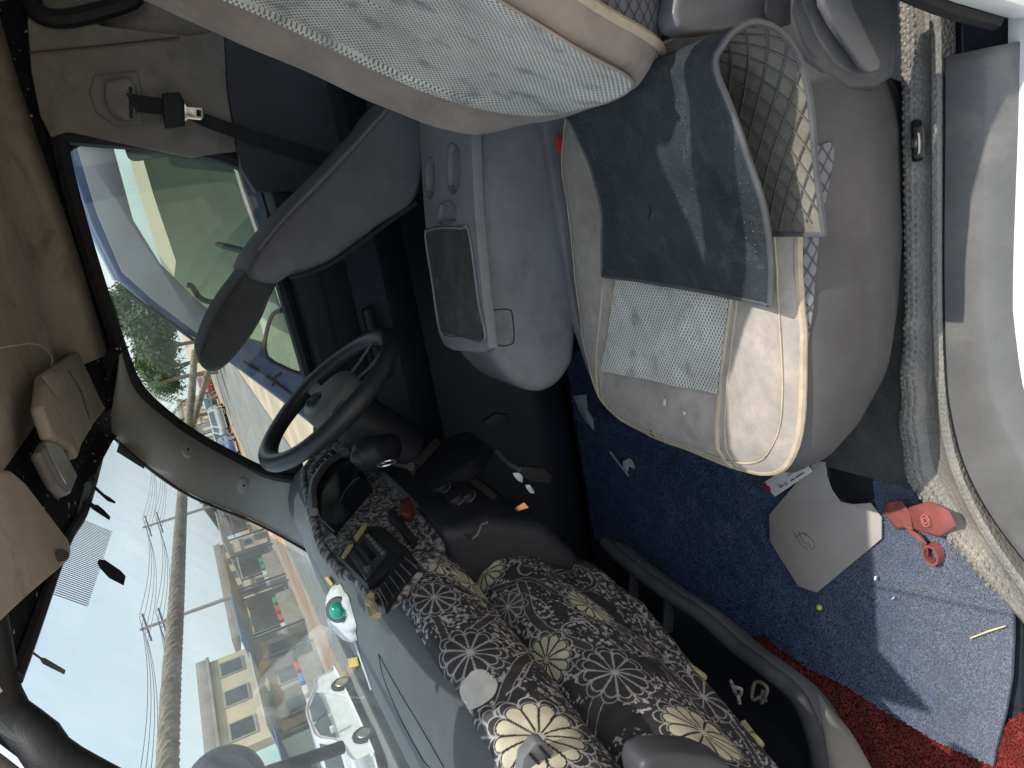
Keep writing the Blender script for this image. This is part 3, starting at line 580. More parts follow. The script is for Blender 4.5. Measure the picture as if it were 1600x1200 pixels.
# ------------------------------------------------------------------ things lying on the floor mat
CBZ = .488
m_card = mat('grey_card', (.40, .365, .335), .85, .06, 6, .15, 300, .2, dirt=(.30, .27, .24), ds=10, da=.4)
cb = [(1273, 721), (1289, 722), (1291, 744), (1299, 766), (1312, 784), (1330, 788), (1347, 787), (1359, 786), (1377, 809), (1377, 842), (1276, 926), (1247, 916), (1225, 881), (1203, 846), (1202, 804), (1219, 784)]
card = slab('cardboard', [P(*q, Z=CBZ) for q in cb], (0, 0, -.003), m_card, None, .0006, label='octagonal grey cardboard with a round bite and pencil scribble on blue mat', cat='cardboard')
m_pen = mat('pencil', (.05, .05, .055), .7)
for s in ([(1240, 831), (1247, 843), (1254, 853), (1262, 858)], [(1247, 829), (1253, 842), (1260, 852)], [(1243, 839), (1255, 833), (1262, 836)], [(1252, 832), (1262, 838), (1271, 846), (1273, 855), (1268, 858), (1262, 847)]):
    tube('pencil_line', crs([P(*q, Z=CBZ+.0003) for q in s], 16), .0006, m_pen, card, 4)
box('shade_pad', P(1330, 755, Z=.480), (.085, .10, .006), m_black, None, .003, label='black pad put in as the shadow in the round bite of cardboard', cat='pad')  # dark pad stands in for the shadow under the seat
lc = [(1191, 755), (1252, 716), (1262, 726), (1269, 737), (1211, 776)]
LZ = .497
lab = slab('medicine_label', [P(q[0], q[1], Z=LZ) for q in lc], (0, 0, -.0008), mat('label_paper', (.70, .69, .68), .6, .04), None, .0003, label='white paper label with printed dose lying on the cardboard tip', cat='label')
o_ = np.array(P(1222, 754, Z=LZ)); dx = np.array(P(1205, 764.5, Z=LZ))-o_; up = np.array(P(1227.5, 763, Z=LZ))-o_
m_ink = mat('label_ink', (.02, .02, .025), .6); m_ink2 = mat('grey_ink', (.22, .22, .23), .6); m_mag = mat('magenta_ink', (.35, .02, .06), .5)
def ltext(s, px, size, m):
    c = np.array(P(*px, Z=LZ))+np.array([0, 0, .0005]); text('print', s, size, frame(tuple(c), tuple(dx), tuple(up)), m, lab, .0002)
ltext('16 mg', (1225, 758), .0125, m_ink); ltext('Candesartan Tablets', (1246, 745), .0062, m_ink); ltext('candesartan cilexetil', (1240, 738), .0052, m_ink2); ltext('tablets', (1242, 729), .0065, m_ink)
for q, r_ in (((1200, 764), .0085), ((1195, 757), .006)):
    c = P(*q, Z=LZ+.0004); lathe('print_dot', [(.0003, .0002), (r_, .0002), (r_, 0), (.0003, 0)], Matrix.Translation(c), m_mag, lab, 20)
# red plastic clip box
rb = thing('plastic_case', 'red plastic case with strap and ring on the blue mat by the sill', 'case', P(1440, 810, Z=.478))
def RP(x, y, z): return P(x, y, Z=.478+z)
def hull(name, pts, m, par, r=.004):
    bm = bmesh.new(); [bm.verts.new(p) for p in pts]; g = bmesh.ops.convex_hull(bm, input=bm.verts)
    bmesh.ops.delete(bm, geom=[v for v in bm.verts if not v.link_faces], context='VERTS'); bmesh.ops.dissolve_limit(bm, angle_limit=.12, verts=bm.verts, edges=bm.edges); bev(bm, r, 2, 20)
    return bmo(name, bm, m, par)
body = hull('body', [RP(1418, 793, .035), RP(1452, 783, .05), RP(1484, 797, .05), RP(1496, 822, .035), RP(1468, 838, .04), RP(1430, 828, .03), RP(1424, 790, 0), RP(1460, 785, 0), RP(1494, 830, 0), RP(1466, 840, 0), RP(1425, 825, 0)], m_red, rb)
hull('lid', [RP(1384, 786, .028), RP(1408, 781, .03), RP(1422, 800, .034), RP(1426, 822, .03), RP(1402, 825, .02), RP(1380, 800, .02), RP(1386, 790, 0), RP(1424, 826, 0), RP(1400, 828, 0)], m_red, rb, .003)
box('bridge', RP(1420, 812, .02), (.03, .02, .012), m_red, rb, .003)
V, Fc = loft([np.array([c+w, c-w, c-w+[0, 0, .003], c+w+[0, 0, .003]]) for c, w in ((np.array(RP(x, y, z)), np.array([.006, .006, 0])) for x, y, z in ((1420, 828, .018), (1432, 836, .02), (1443, 842, .018), (1446, 852, .014), (1447, 862, .01)))])
mesh('strap', V, Fc, m_red, rb)
rc = np.array(RP(1458, 866, .012)); a = np.linspace(0, 2*math.pi, 28, endpoint=False)
V, Fc = loft([np.array([rc+np.array([rr*math.cos(t)*1.25, rr*math.sin(t), hh]) for t in a]) for rr, hh in ((.015, .008), (.016, -.008), (.0125, -.011), (.0115, .0), (.012, .008), (.015, .008))], True, False, False); mesh('ring', V, Fc, m_red, rb)
ec = np.array(RP(1446, 813, .0475)); 
for rr in (.0095, .005): tube('emblem', [ec+np.array([rr*math.cos(t)*1.1, rr*math.sin(t)*.8, .001-.02*rr*math.sin(t)]) for t in a], .0007, mat('worn_red', (.5, .2, .17), .5), rb, 5, True)
# small litter
bm = bmesh.new(); bmesh.ops.create_uvsphere(bm, u_segments=20, v_segments=12, radius=.0065); bmesh.ops.transform(bm, matrix=Matrix.Translation(P(1280, 949, Z=.489)), verts=bm.verts)
bmo('bead', bm, mat('lime_plastic', (.5, .58, .06), .4), None, label='small lime yellow bead on the blue mat', cat='bead')
tube('wooden_stick', [P(1516, 997, Z=.487), P(1545, 986, Z=.487), P(1571, 978, Z=.487)], [.0012, .0017, .0011], mat('pale_wood', (.72, .6, .32), .7, .1, 60), None, 7, label='pale wooden toothpick lying on sunlit blue mat', cat='toothpick')
m_paper = mat('scrap_paper', (.72, .74, .78), .8, .06)
def scrap(nm, px, z, lab, m=m_paper, cat='paper scrap'):
    pts = [np.array(P(*q, Z=z))+np.array([0, 0, random.uniform(-.002, .006)]) for q in px]; c = np.mean(pts, 0)+np.array([0, 0, .004]); n = len(pts)
    o = mesh(nm, pts+[c], [(i, (i+1) % n, n) for i in range(n)], m, None, smooth=False, label=lab, cat=cat); o.modifiers.new('s', 'SOLIDIFY').thickness = .0006; return o
scrap('paper_scrap', [(976, 720), (984, 716), (992, 722), (991, 733), (983, 728), (980, 738), (975, 730)], .49, 'crumpled pale paper scrap in the dark behind the front seat edge')
tube('paper_straw', [P(953, 706, Z=.49), P(967, 724, Z=.49), P(982, 743, Z=.49)], .0035, mat('straw_paper', (.45, .43, .38), .8), None, 8, label='pale thin paper roll on dark floor past the seat front', cat='paper roll')
scrap('leaf_scrap', [(1542, 911), (1546, 908), (1547, 913), (1544, 917)], .487, 'tiny yellow leaf scrap on the sunlit mat', mat('leaf_scrap', (.55, .6, .1), .7), 'leaf')
scrap('paper_scrap', [(1367, 900), (1370, 900), (1371, 905), (1368, 906)], .487, 'tiny white paper chip in the shaded middle of blue mat')
scrap('paper_scrap', [(1394, 935), (1399, 931), (1400, 933), (1395, 937)], .487, 'tiny pale straw chip nearest the red mat edge')
scrap('plastic_scrap', [(898, 618), (918, 616), (920, 640), (928, 655), (930, 672), (918, 660), (904, 640)], .60, 'crumpled clear plastic bag hanging between the seat and the console', mat('cloudy_plastic', (.35, .38, .4), .3, .1, 20), 'plastic bag')
# ------------------------------------------------------------------ passenger seat
seat = thing('passenger_seat', 'near passenger seat in beige and white mesh covers over grey upholstery', 'seat', (-.18, 1.05, .46))
NR = 120
def outline(ins, xf=-.53, xr=.17, yn=.742, yf=1.36, p=4.6):
    a, b = (xr-xf)/2-ins, (yf-yn)/2-ins; xc, yc = (xr+xf)/2, (yn+yf)/2
    t = np.linspace(0, 2*math.pi, NR, endpoint=False); c, s = np.cos(t), np.sin(t)
    e = max(2.1, p-ins*4)
    k = (np.abs(c)**e+np.abs(s)**e)**(-1/e)
    return np.stack([xc+a*c*k, yc+b*s*k], 1)
def zshape(xy, z, top):
    x, y = xy[:, 0], xy[:, 1]
    if not top: return np.full(len(xy), z)
    return z+.012*np.clip((-.05-x)/.4, -1, 1)-.02*np.clip((-.44-x)/.09, 0, 1)**2
def ring(ins, z, xf, top=False, lift=0):
    o = outline(ins-lift, xf); nzv = (vnoise(o[:, 0]+z*3, o[:, 1]+z*2, 13, 3)-.5)*.006+(vnoise(o[:, 0], o[:, 1]+z, 34, 4)-.5)*.003; o = o+(o-o.mean(0))*(nzv*.9)[:, None]*(0 if top else 3); return np.column_stack([o, zshape(o, z+lift*.6, top)+nzv*top])
lay = [(.080, .475, -.36, 0), (.075, .50, -.375, 0), (.045, .545, -.435, 0), (.016, .60, -.475, 0), (.003, .66, -.505, 0), (-.003, .715, -.525, 0), (.001, .75, -.53, 1)]
topl = [(.006, .768, -.53, 1), (.016, .783, -.53, 1), (.033, .795, -.53, 1), (.06, .803, -.53, 1), (.095, .805, -.53, 1), (.13, .800, -.53, 1), (.17, .797, -.53, 1), (.22, .796, -.53, 1), (.28, .796, -.53, 1)]
V, Fc = loft([ring(*q) for q in lay+topl]); cush = mesh('cushion', V, Fc, m_vinyl, seat)
# quilted strip showing below the cover on the near side
qs = [ring(*q, lift=.003) for q in lay[4:]+topl[:2]]
ids = [i for i in range(NR) if qs[0][i][1] < 1.0 and -.36 < qs[2][i][0] < -.02]
rr = []
for k, q in enumerate(qs): rr.append(q[ids])
xs_ = rr[0][:, 0]
# taper the strip to a point towards the front
R = []
for k, t in enumerate(np.linspace(0, 1, 6)):
    row = []
    for j in range(len(ids)):
        w = np.clip((rr[0][j, 0]+.33)/.30, 0.02, 1)*.7
        f = (len(qs)-1)*(1-w*(1-t)); i0 = int(min(f, len(qs)-2)); fr2 = f-i0
        row.append(rr[i0][j]*(1-fr2)+rr[i0+1][j]*fr2)
    R.append(np.array(row))
V, Fc = loft(R, False); mesh('quilted_strip', V, Fc, m_quilt, cush, uv=np.stack([V[:, 0], V[:, 2]*1.0+V[:, 1]*.6], 1))
cov = [ring(*q, lift=.005) for q in topl]
V, Fc = loft([ring(.017, .770, -.53, 1, .0)]+cov[1:], True, False, True); cover = mesh('cushion_cover', V, Fc, m_cover, seat)
ctree = bvh(cover)
tube('piping', [tuple(p) for p in ring(.0165, .779, -.53, 1, .005)], .0062, m_pipe, cover, 8, True)
tube('edge_stitch', [tuple(p+np.array([0, 0, .001])) for p in ring(.036, .7965, -.53, 1, .005)], .0014, m_pipe, cover, 5, True)
def onseat(x, y, off=.002): return drop(ctree, x, y, off)
def seatpx(q, off=.002):
    p = P(*q, Z=.80)
    for _ in range(3):
        z = onseat(p[0], p[1], 0)[2]; p = P(*q, Z=z)
    return onseat(p[0], p[1], off)
# white mesh insert
c0, c1, c2, c3 = [np.array(P(*q, Z=.80)) for q in ((953, 576), (1134, 612), (1150, 470), (969, 436))]
c2 = c1+(c2-c1)*2.2; c3 = c0+(c3-c0)*2.2
def mp_(a, b):
    p = (c0*(1-a)+c1*a)*(1-b)+(c3*(1-a)+c2*a)*b; q = onseat(p[0], p[1], .0062); d = max(0, math.sin(a*math.pi*6))*max(0, math.sin(b*math.pi*9))*(.15 < a < .85); return (q[0], q[1], q[2]-.0038*d)
V, Fc = gridv(mp_, 64, 90); mesh('mesh_panel', V, Fc, m_mesh, cover, uv=V[:, :2])
def seam(px, r=.0022, nm='seam'): tube(nm, [onseat(p[0], p[1], .0005) for p in crs([P(*q, Z=.80) for q in px], 60) if ctree.ray_cast(Vector((p[0], p[1], 3)), Vector((0, 0, -1)))[0] is not None and onseat(p[0], p[1])[2] > .782], r, m_pipe, cover, 6)
seam([(1160, 380), (1140, 540), (1133, 620), (1137, 735)], .0045); seam([(1170, 400), (1150, 560), (1145, 640), (1150, 730)], .0016)
seam([(950, 380), (945, 500), (942, 600), (948, 660)], .0025); seam([(965, 400), (955, 520), (950, 600), (953, 665)], .0016)
seam([(953, 577), (1010, 588), (1080, 600), (1132, 612)], .0015)
# raised near bolster on the cover
for px in ([(1040, 622), (1044, 624), (1043, 634), (1039, 632)], [(1071, 642), (1075, 643), (1073, 648), (1070, 646)], [(1021, 535), (1030, 536), (1030, 538), (1021, 538)]):
    V = [seatpx(q, .004) for q in px]; mesh('crumb', V, [tuple(range(len(V)))], m_paper, None, smooth=False, label={1040: 'white crumb on beige seat front, farther from the door', 1071: 'white crumb on beige seat front, nearer the door', 1021: 'pale husk lying on the white mesh of the seat'}[px[0][0]], cat='crumb')
tube('thread', [seatpx(q, .003) for q in ((1019, 671), (1019, 678), (1022, 683))], .0008, m_black, None, 5, label='short dark thread on the front edge of the beige seat', cat='thread')

# backrest
UB = np.array([.419, 0, .908]); NB = np.array([-.908, 0, .419]); OB = np.array([.094, 1.07, .856])
def bout(ins, s0=.01, s1=.86, yn=-.285, yf=.268, p=3.7):
    a, b = (yf-yn)/2-ins, (s1-s0)/2-ins; t = np.linspace(0, 2*math.pi, NR, endpoint=False); c, s = np.cos(t), np.sin(t); e = max(2.6, p-ins*6)
    k = (np.abs(c)**e+np.abs(s)**e)**(-1/e); return np.stack([(yn+yf)/2+a*c*k, (s0+s1)/2+b*s*k], 1)
def bpt(y, s, n):
    # lumbar bulge low down, gentle set-back higher
    e = min(1, max(0, (y-.135)/.085)); e2 = min(1, max(0, (-.21-y)/.06)); n = n+.018*math.exp(-((s-.2)/.16)**2)-.03*(s/.8)**2+.030*e*e*(3-2*e)*min(1, max(.2, s/.12))+.006*e2+.005*(float(vnoise(y, s, 12, 6))-.5)
    return OB+UB*s+NB*n+np.array([0, y, 0])
def bring(ins, n, lift=0, **k): return np.array([bpt(y, s, n+lift) for y, s in bout(ins-lift*.8, **k)])
bl_ = [(.13, -.135), (.03, -.125), (.004, -.10), (.0, -.06), (.001, -.03), (.006, -.004), (.018, .010), (.042, .016), (.075, .013), (.12, .004), (.17, -.003), (.22, -.007), (.26, -.008)]
V, Fc = loft([bring(*q) for q in bl_]); back = mesh('backrest', V, Fc, m_quilt, seat, uv=np.stack([V[:, 0]*1.1, V[:, 2]], 1))
V, Fc = loft([bring(*q, lift=.005) for q in bl_[4:]], True, False, True); bcov = mesh('backrest_cover', V, Fc, m_band, seat)
tube('piping', [tuple(p) for p in bring(.002, -.033, .006)], .007, m_pipe, bcov, 8, True)
mr = [bring(i, n, .0075, yf=yy, s0=.035, yn=-.292) for i, n, yy in ((.018, .0155, .165), (.042, .0148, .185), (.075, .0125, .21), (.11, .006, .245), (.16, .001, .262), (.20, -.002, .268), (.235, -.003, .268), (.262, -.0035, .268))]
V, Fc = loft(mr, True, False, True); sv = (V-OB)@UB; mesh('mesh_panel', V, Fc, m_mesh, bcov, uv=np.stack([V[:, 1], sv], 1))
tube('panel_seam', [tuple(p) for p in bring(.018, .0155, .0065, yf=.165, s0=.035, yn=-.292)], .0022, m_band, bcov, 5, True)
# flap of cover and gap at the base of the backrest
slab('dark_gap', [tuple(np.array(P(*q, Z=.835))) for q in ((878, 172), (905, 152), (930, 172), (925, 185), (900, 182))], (0, 0, -.003), m_black, seat, .001)
# recliner shroud, lever, outer hinge cover and buckle
sh = [P(*q, Y=.745) for q in ((1232, -30), (1238, 20), (1258, 70), (1290, 112), (1330, 138), (1372, 138), (1402, 118), (1408, 60), (1408, -30))]
m_shr = mat('shroud_plastic', (.075, .077, .082), .48, .12, 8, .1, 600, .4, dirt=(.12, .115, .11), ds=8, da=.4)
shro = slab('recliner_shroud', sh, (0, .03, 0), m_shr, seat, .012, 4)
slab('shroud_recess', [P(*q, Y=.743) for q in ((1250, -20), (1256, 12), (1276, 58), (1308, 102), (1340, 122), (1370, 122), (1392, 104), (1396, 50), (1396, -20))], (0, .01, 0), m_shr, shro, .006, 3)
slab('recliner_lever', [P(*q, Y=.735) for q in ((1268, -30), (1274, 12), (1290, 42), (1325, 90), (1340, 112), (1352, 116), (1364, 112), (1367, 98), (1345, 55), (1322, 10), (1312, -30))], (0, -.012, 0), mat('lever_plastic', (.125, .128, .135), .4, .1, 8, .05, 400, .45), shro, .006, 3)
slab('hinge_cover', [P(*q, Y=.80) for q in ((1060, -20), (1052, 20), (1058, 42), (1080, 50), (1130, 46), (1180, 34), (1230, 22), (1250, -20))], (0, .04, 0), mat('hinge_plastic', (.16, .163, .17), .45, .1, 8, .05, 400, .4), seat, .010, 3)
slab('belt_webbing', [P(*q, Y=.74) for q in ((1200, -20), (1198, 20), (1205, 34), (1222, 42), (1236, 38), (1236, -20))], (0, .004, 0), m_web, seat, .001)
slab('red_buckle', [tuple(P(*q, Y=1.35)) for q in ((864, 214), (873, 214), (887, 238), (889, 254), (882, 252), (868, 234))], (0, -.012, 0), m_redb, seat, .003)
# quilted far side of the cushion beside the console
slab('quilted_far_side', [(.15, 1.372, .80), (-.30, 1.385, .79), (-.42, 1.37, .775), (-.50, 1.36, .76), (-.50, 1.36, .62), (.15, 1.36, .62)], (0, .025, 0), m_quilt, seat, .006)

# ------------------------------------------------------------------ folded rubber mat on the seat
rm = thing('rubber_mat', 'black rubber car mat folded over on the seat, diamond underside showing', 'rubber mat', P(1100, 300, Z=.82))
ne = [P(1206, 476, Z=.835), P(1203, 400, Z=.85), P(1192, 320, Z=.872), P(1165, 235, Z=.895), P(1135, 160, Z=.915), P(1120, 100, Z=.93), P(1140, 56, Z=.925), P(1178, 34, Z=.90), P(1222, 52, Z=.865), P(1250, 96, Z=.838), P(1266, 160, Z=.822), P(1274, 250, Z=.812), P(1282, 320, Z=.806), P(1288, 366, Z=.80)]
fe = [P(941, 431, Z=.836), P(942, 380, Z=.842), P(941, 330, Z=.85), P(925, 270, Z=.858), P(905, 220, Z=.868), P(890, 185, Z=.875), (.125, 1.22, .868), (.12, 1.20, .848), (.08, 1.17, .835), (.04, 1.14, .829), (0, 1.10, .826), (-.05, 1.05, .822), (-.09, 1.0, .82), (-.12, .98, .818)]
NU, NV = 90, 44
neC, feC = crs(ne, NU), crs(fe, NU)
def matS(a, b, off=0):
    i = a*(NU-1); i0 = int(min(i, NU-2)); f = i-i0
    p = (neC[i0]*(1-f)+neC[i0+1]*f)*(1-b)+(feC[i0]*(1-f)+feC[i0+1]*f)*b
    top = a < .42
    sag = .006*(float(vnoise(a*2, b, 5, 8))-.5)*(a < .5)-.012*math.sin(math.pi*b)*(a < .3)*(1-a/.3)+.012*math.sin(math.pi*min(1, b*1.2))*math.exp(-((a-.3)/.1)**2)
    return p+np.array([0, 0, sag])
G = np.array([[matS(i/(NU-1), j/(NV-1)) for j in range(NV)] for i in range(NU)])
du = np.gradient(G, axis=0); dv = np.gradient(G, axis=1); Nn = np.cross(du, dv); Nn /= np.linalg.norm(Nn, axis=2)[:, :, None]
if Nn[5, 20, 2] < 0: Nn = -Nn            # +N: smooth side (up on the flap)
Fg = [(i*NV+j, i*NV+j+1, (i+1)*NV+j+1, (i+1)*NV+j) for i in range(NU-1) for j in range(NV-1)]
m_rub = mat('rubber_smooth', (.03, .037, .043), .5, .25, 10, .35, 200, .4, dirt=(.11, .115, .112), ds=22, da=.42)
m_rub2 = mat('rubber_under', (.20, .185, .15), .7, .2, 14, .25, 300, .3, dirt=(.11, .105, .09), ds=22, da=.75)
mesh('smooth_side', (G+Nn*.0022).reshape(-1, 3), Fg, m_rub, rm)
und = mesh('diamond_side', (G-Nn*.0012).reshape(-1, 3), Fg, m_rub2, rm)
b_ = [tuple(p) for p in np.vstack([G[:, 0], G[-1, 1:], G[::-1, -1][1:], G[0, ::-1][1:-1]])]
tube('rim', b_, .0042, mat('rim_rubber', (.085, .088, .092), .45, .15, 20, .1, 300, .4), rm, 6, True)
def gi(a, b, off):
    i, j = a*(NU-1), b*(NV-1); i0, j0 = int(min(max(i, 0), NU-2)), int(min(max(j, 0), NV-2)); f, g = i-i0, j-j0
    A = lambda Q: (Q[i0, j0]*(1-f)+Q[i0+1, j0]*f)*(1-g)+(Q[i0, j0+1]*(1-f)+Q[i0+1, j0+1]*f)*g
    return A(G)+A(Nn)*off
parts = []
LU, LV = float(np.linalg.norm(np.diff(neC, axis=0), axis=1).sum()), .43
for sgn in (1, -1):
    for k in np.arange(-LU, LU+LV, .036):
        pts = []
        for v in np.linspace(0, LV, 40):
            u = k+sgn*v*1.25 if sgn > 0 else k+LV-v*1.25
            if .40*LU < u < .995*LU: pts.append(gi(u/LU, v/LV, -.0022))
        if len(pts) > 3: parts.append(tubev(pts, .0016, 5))
V, Fc = join(parts); mesh('diamond_ribs', V, Fc, mat('rib_rubber', (.10, .095, .085), .6, .2, 20, .1, 300, .35), und, kind='stuff')
bmS = bmesh.new(); bmesh.ops.create_icosphere(bmS, subdivisions=1, radius=1); sv_ = np.array([v.co for v in bmS.verts]); sf_ = [tuple(v.index for v in f.verts) for f in bmS.faces]; bmS.free()
parts = []
for a in np.arange(.012, .44, .0165):
    for b in np.arange(.03, .99, .034):
        if random.random() < .12 or (.3 < b < .62 and random.random() < .6): continue
        parts.append((gi(a+random.uniform(-.002, .002), b+random.uniform(-.003, .003), .0022)+sv_*random.uniform(.0013, .0022), sf_))
V, Fc = join(parts); mesh('rubber_nubs', V, Fc, m_rub, rm, kind='stuff')
tube('tear', [gi(a, b, .0026) for a, b in ((.20, .62), (.185, .625), (.175, .64), (.17, .655), (.155, .65))], .0016, m_black, rm, 5)

# ------------------------------------------------------------------ folded middle seat used as a console
con = thing('center_console', 'grey plastic folded console with cup recesses between the two seats', 'console', (-.15, 1.53, .46))
prof = [(.16, .70), (.02, .718), (-.20, .755), (-.385, .785), (-.432, .825), (-.448, .865), (-.442, .905), (-.415, .945), (-.37, .972), (-.335, .985), (-.318, 1.003), (-.285, 1.012), (-.12, .984), (.06, .950), (.16, .93)]
prs = [np.array((x, 0, z)) for x, z in prof]
rings = []
c_ = np.mean(prs, 0)
for y, ins in ((1.400, .030), (1.403, .016), (1.410, .006), (1.420, .001), (1.45, 0), (1.60, 0), (1.625, .004), (1.642, .016), (1.648, .035)):
    rings.append(np.array([p+(c_-p)/np.linalg.norm(c_-p)*ins*(1 if np.linalg.norm(c_-p) > ins else 0)+np.array([0, y, 0]) for p in crs([q for i in range(len(prs)) for q in (prs[i]*.72+prs[i-1]*.28, prs[i]*.72+prs[(i+1) % len(prs)]*.28)], 110, True)]))
V, Fc = loft(rings); cb_ = mesh('console_body', V, Fc, m_cons, con)
ctr_ = bvh(cb_)
def conpx(q, off=0):
    h = ctr_.ray_cast(Vector(CAMP), Vector(ray(*q)))
    if h[0] is None: return np.array(P(*q, Z=.985))
    n = h[1] if h[1].z > 0 else -h[1]
    return np.array(h[0]+n*off)
# top plate, raised a few millimetres, with wells cut through it
TPN = np.array((.157, 0, .987)); TPN /= np.linalg.norm(TPN)
TP0 = (-.285, 0, 1.015)
def tpx(q, off=0): return np.array(P(*q, pl=(np.array(TP0)+TPN*off, TPN)))
tpl = [tpx(q) for q in ((652, 150), (656, 230), (662, 330), (672, 430), (684, 520), (694, 541), (708, 548), (752, 552), (764, 545), (752, 440), (743, 340), (738, 240), (736, 150))]
plate = slab('console_top', [tuple(p) for p in tpl], tuple(-TPN*.022), m_cons2, con, .006, 3)
hexa = lambda pts: pts
wells = [[(706, 224), (718, 238), (719, 288), (710, 303), (701, 290), (700, 238)], [(672, 246), (679, 256), (680, 296), (675, 311), (667, 299), (666, 258)], [(690, 320), (708, 318), (713, 343), (735, 350), (700, 347), (684, 344)]]
wells[2] = [(688, 320), (708, 317), (713, 345), (684, 348)]
for w in wells:
    pts = [tpx(q) for q in w]
    V, Fc = prism(pts, TPN*.03, -TPN*.018); cut(plate, V, Fc)
    V, Fc = prism(pts, -TPN*.0172, -TPN*.0168); wf_ = mesh('well_floor', V, Fc, m_black, con, smooth=False)
    tube('well_rim', crs([p+TPN*.0006 for p in pts], 36, True), .0018, m_mid, plate, 6, True)
inl = [tpx(q, .002) for q in ((665, 367), (672, 360), (690, 356), (720, 357), (733, 362), (748, 470), (758, 532), (724, 528), (690, 519), (676, 440))]
inset = slab('carpet_inlay', [tuple(p) for p in inl], tuple(-TPN*.004), mat('inlay_fabric', (.115, .108, .105), .9, .22, 14, .9, 330, .1, dirt=(.2, .19, .17), ds=30, da=.5, kind='voro'), con, .001)
tube('inlay_rim', crs([p+TPN*.001 for p in inl], 60, True), .0026, m_cons2, con, 6, True)
lt_ = [conpx(q, .0006) for q in ((775, 484), (794, 484), (800, 490), (803, 528), (798, 538), (782, 540), (775, 532), (771, 492))]
tube('label_groove', crs(lt_, 60, True), .0013, m_black, con, 5, True)
slab('console_foot', [(-.30, 1.44, .72), (.12, 1.44, .70), (.12, 1.44, .46), (-.22, 1.44, .46)], (0, .18, 0), m_dark, con, .01)

# ------------------------------------------------------------------ driver's seat, its back tipped forward
ds_ = thing('driver_seat', 'grey driver seat with its backrest tipped forward over the wheel', 'seat', (.1, 1.9, .46))
bk = [(640, 130), (606, 172), (560, 222), (500, 285), (450, 335), (405, 390), (388, 425), (402, 440), (434, 444), (452, 432), (480, 424), (520, 408), (560, 380), (600, 350), (652, 312), (668, 240), (668, 150)]
hd = [(396, 412), (372, 440), (350, 470), (330, 505), (316, 540), (311, 562), (316, 576), (330, 584), (346, 580), (366, 562), (390, 532), (410, 500), (424, 466), (436, 438), (420, 420)]
def side(pts, y0, y1, m, nm, par, soft=.05, n=70):
    p = np.array([P(*q, Y=y0) for q in pts]); p[:, 1] = 0; c = p.mean(0); C = crs(p, n, True); rings = []
    for y, k in ((y0, .80), (y0+.006, .91), (y0+.018, .97), (y0+.04, 1), (y1-.04, 1), (y1-.018, .97), (y1-.004, .9), (y1, .8)):
        rings.append(np.array([c+(q-c)*(1-(1-k)*min(1, soft/np.linalg.norm(q-c)*2.2))+np.array([0, y, 0]) for q in C]))
    V, Fc = loft(rings); return mesh(nm, V, Fc, m, par, sharp=60, uv=np.stack([V[:, 0]+V[:, 1], V[:, 2]], 1))
m_dback = mat('seatback_vinyl', (.125, .122, .128), .7, .15, 7, .2, 500, .3, dirt=(.075, .075, .075), ds=8, da=.5)
dbk = side(bk, 1.70, 2.08, m_dback, 'backrest', ds_)
side(hd, 1.75, 2.02, weave('headrest_weave', (.085, .085, .088), (.02, .02, .022), .008, .006, .2), 'headrest', ds_)
tube('back_edge_piping', crs([P(*q, Y=1.715) for q in ((612, 166), (560, 223), (500, 286), (450, 337), (405, 392))], 30), .007, m_mid, dbk, 8)
tube('lower_seam', crs([P(*q, Y=1.705) for q in ((452, 434), (480, 427), (520, 410), (560, 383), (600, 353), (650, 318))], 40), .005, m_web, dbk, 6)
V, Fc = loft([np.column_stack([outline(i, -.42, .18, 1.68, 2.08), np.full(NR, z)]) for i, z in ((.06, .5), (.0, .60), (0, .74), (.03, .78), (.1, .785))]); mesh('cushion', V, Fc, m_vinyl, ds_)
# ------------------------------------------------------------------ dashboard
dash = thing('dashboard', 'grey dashboard wrapped in black and white floral fabric', 'dashboard', (-.8, 1.4, .9))
m_dtop = mat('dash_top_plastic', (.09, .096, .103), .55, .1, 6, .2, 700, .35, dirt=(.15, .153, .155), ds=7, da=.45)
# sections across the car: list of (x,z) going from the windshield base over the pad and down the two rolls
def sec(y):
    ky = [.66, .70, .78, .95, 1.15, 1.30, 1.42, 1.6, 1.9, 2.15]
    f = lambda v: float(np.interp(y, ky, v))
    xt = f([-.76, -.715, -.705, -.678, -.648, -.632, -.63, -.64, -.66, -.68]); zt = f([1.315, 1.328, 1.33, 1.33, 1.332, 1.335, 1.34, 1.345, 1.35, 1.35])
    xc = f([-.87, -.828, -.82, -.785, -.747, -.735, -.74, -.76, -.78, -.80]); zc = f([1.15, 1.157, 1.157, 1.157, 1.157, 1.15, 1.14, 1.14, 1.14, 1.14])
    xl = f([-1.04, -1.0, -.99, -.93, -.85, -.80, -.80, -.82, -.84, -.86]); zl = f([.86, .87, .87, .87, .87, .90, .95, 1.0, 1.0, 1.0])
    return xt, zt, xc, zc, xl, zl
ys = np.linspace(.66, 2.14, 90)
def top_rows(y):
    xt, zt = sec(y)[:2]; xb = -.985+.05*max(0, (y-1.9)/.24)**2+.06*max(0, (.9-y)/.3)**2
    return crs([(xb-.05, y, 1.372), (xb+.02, y, 1.388), (xb+.10, y, 1.392), (xt-.115, y, zt+.052), (xt-.055, y, zt+.036), (xt-.012, y, zt+.006), (xt-.004, y, zt-.02)], 26)
V, Fc = loft([top_rows(y) for y in ys], False); dtop = mesh('upper_pad', V, Fc, m_dtop, dash)
dtree = bvh(dtop)
def dpx(q, tree=None, off=.0006, fallback=1.38):
    h = (tree or dtree).ray_cast(Vector(CAMP), Vector(ray(*q)))
    if h[0] is None: return P(*q, Z=fallback)
    n = h[1]; n = n if n.dot(Vector(ray(*q))) < 0 else -n
    return tuple(h[0]+n*off)
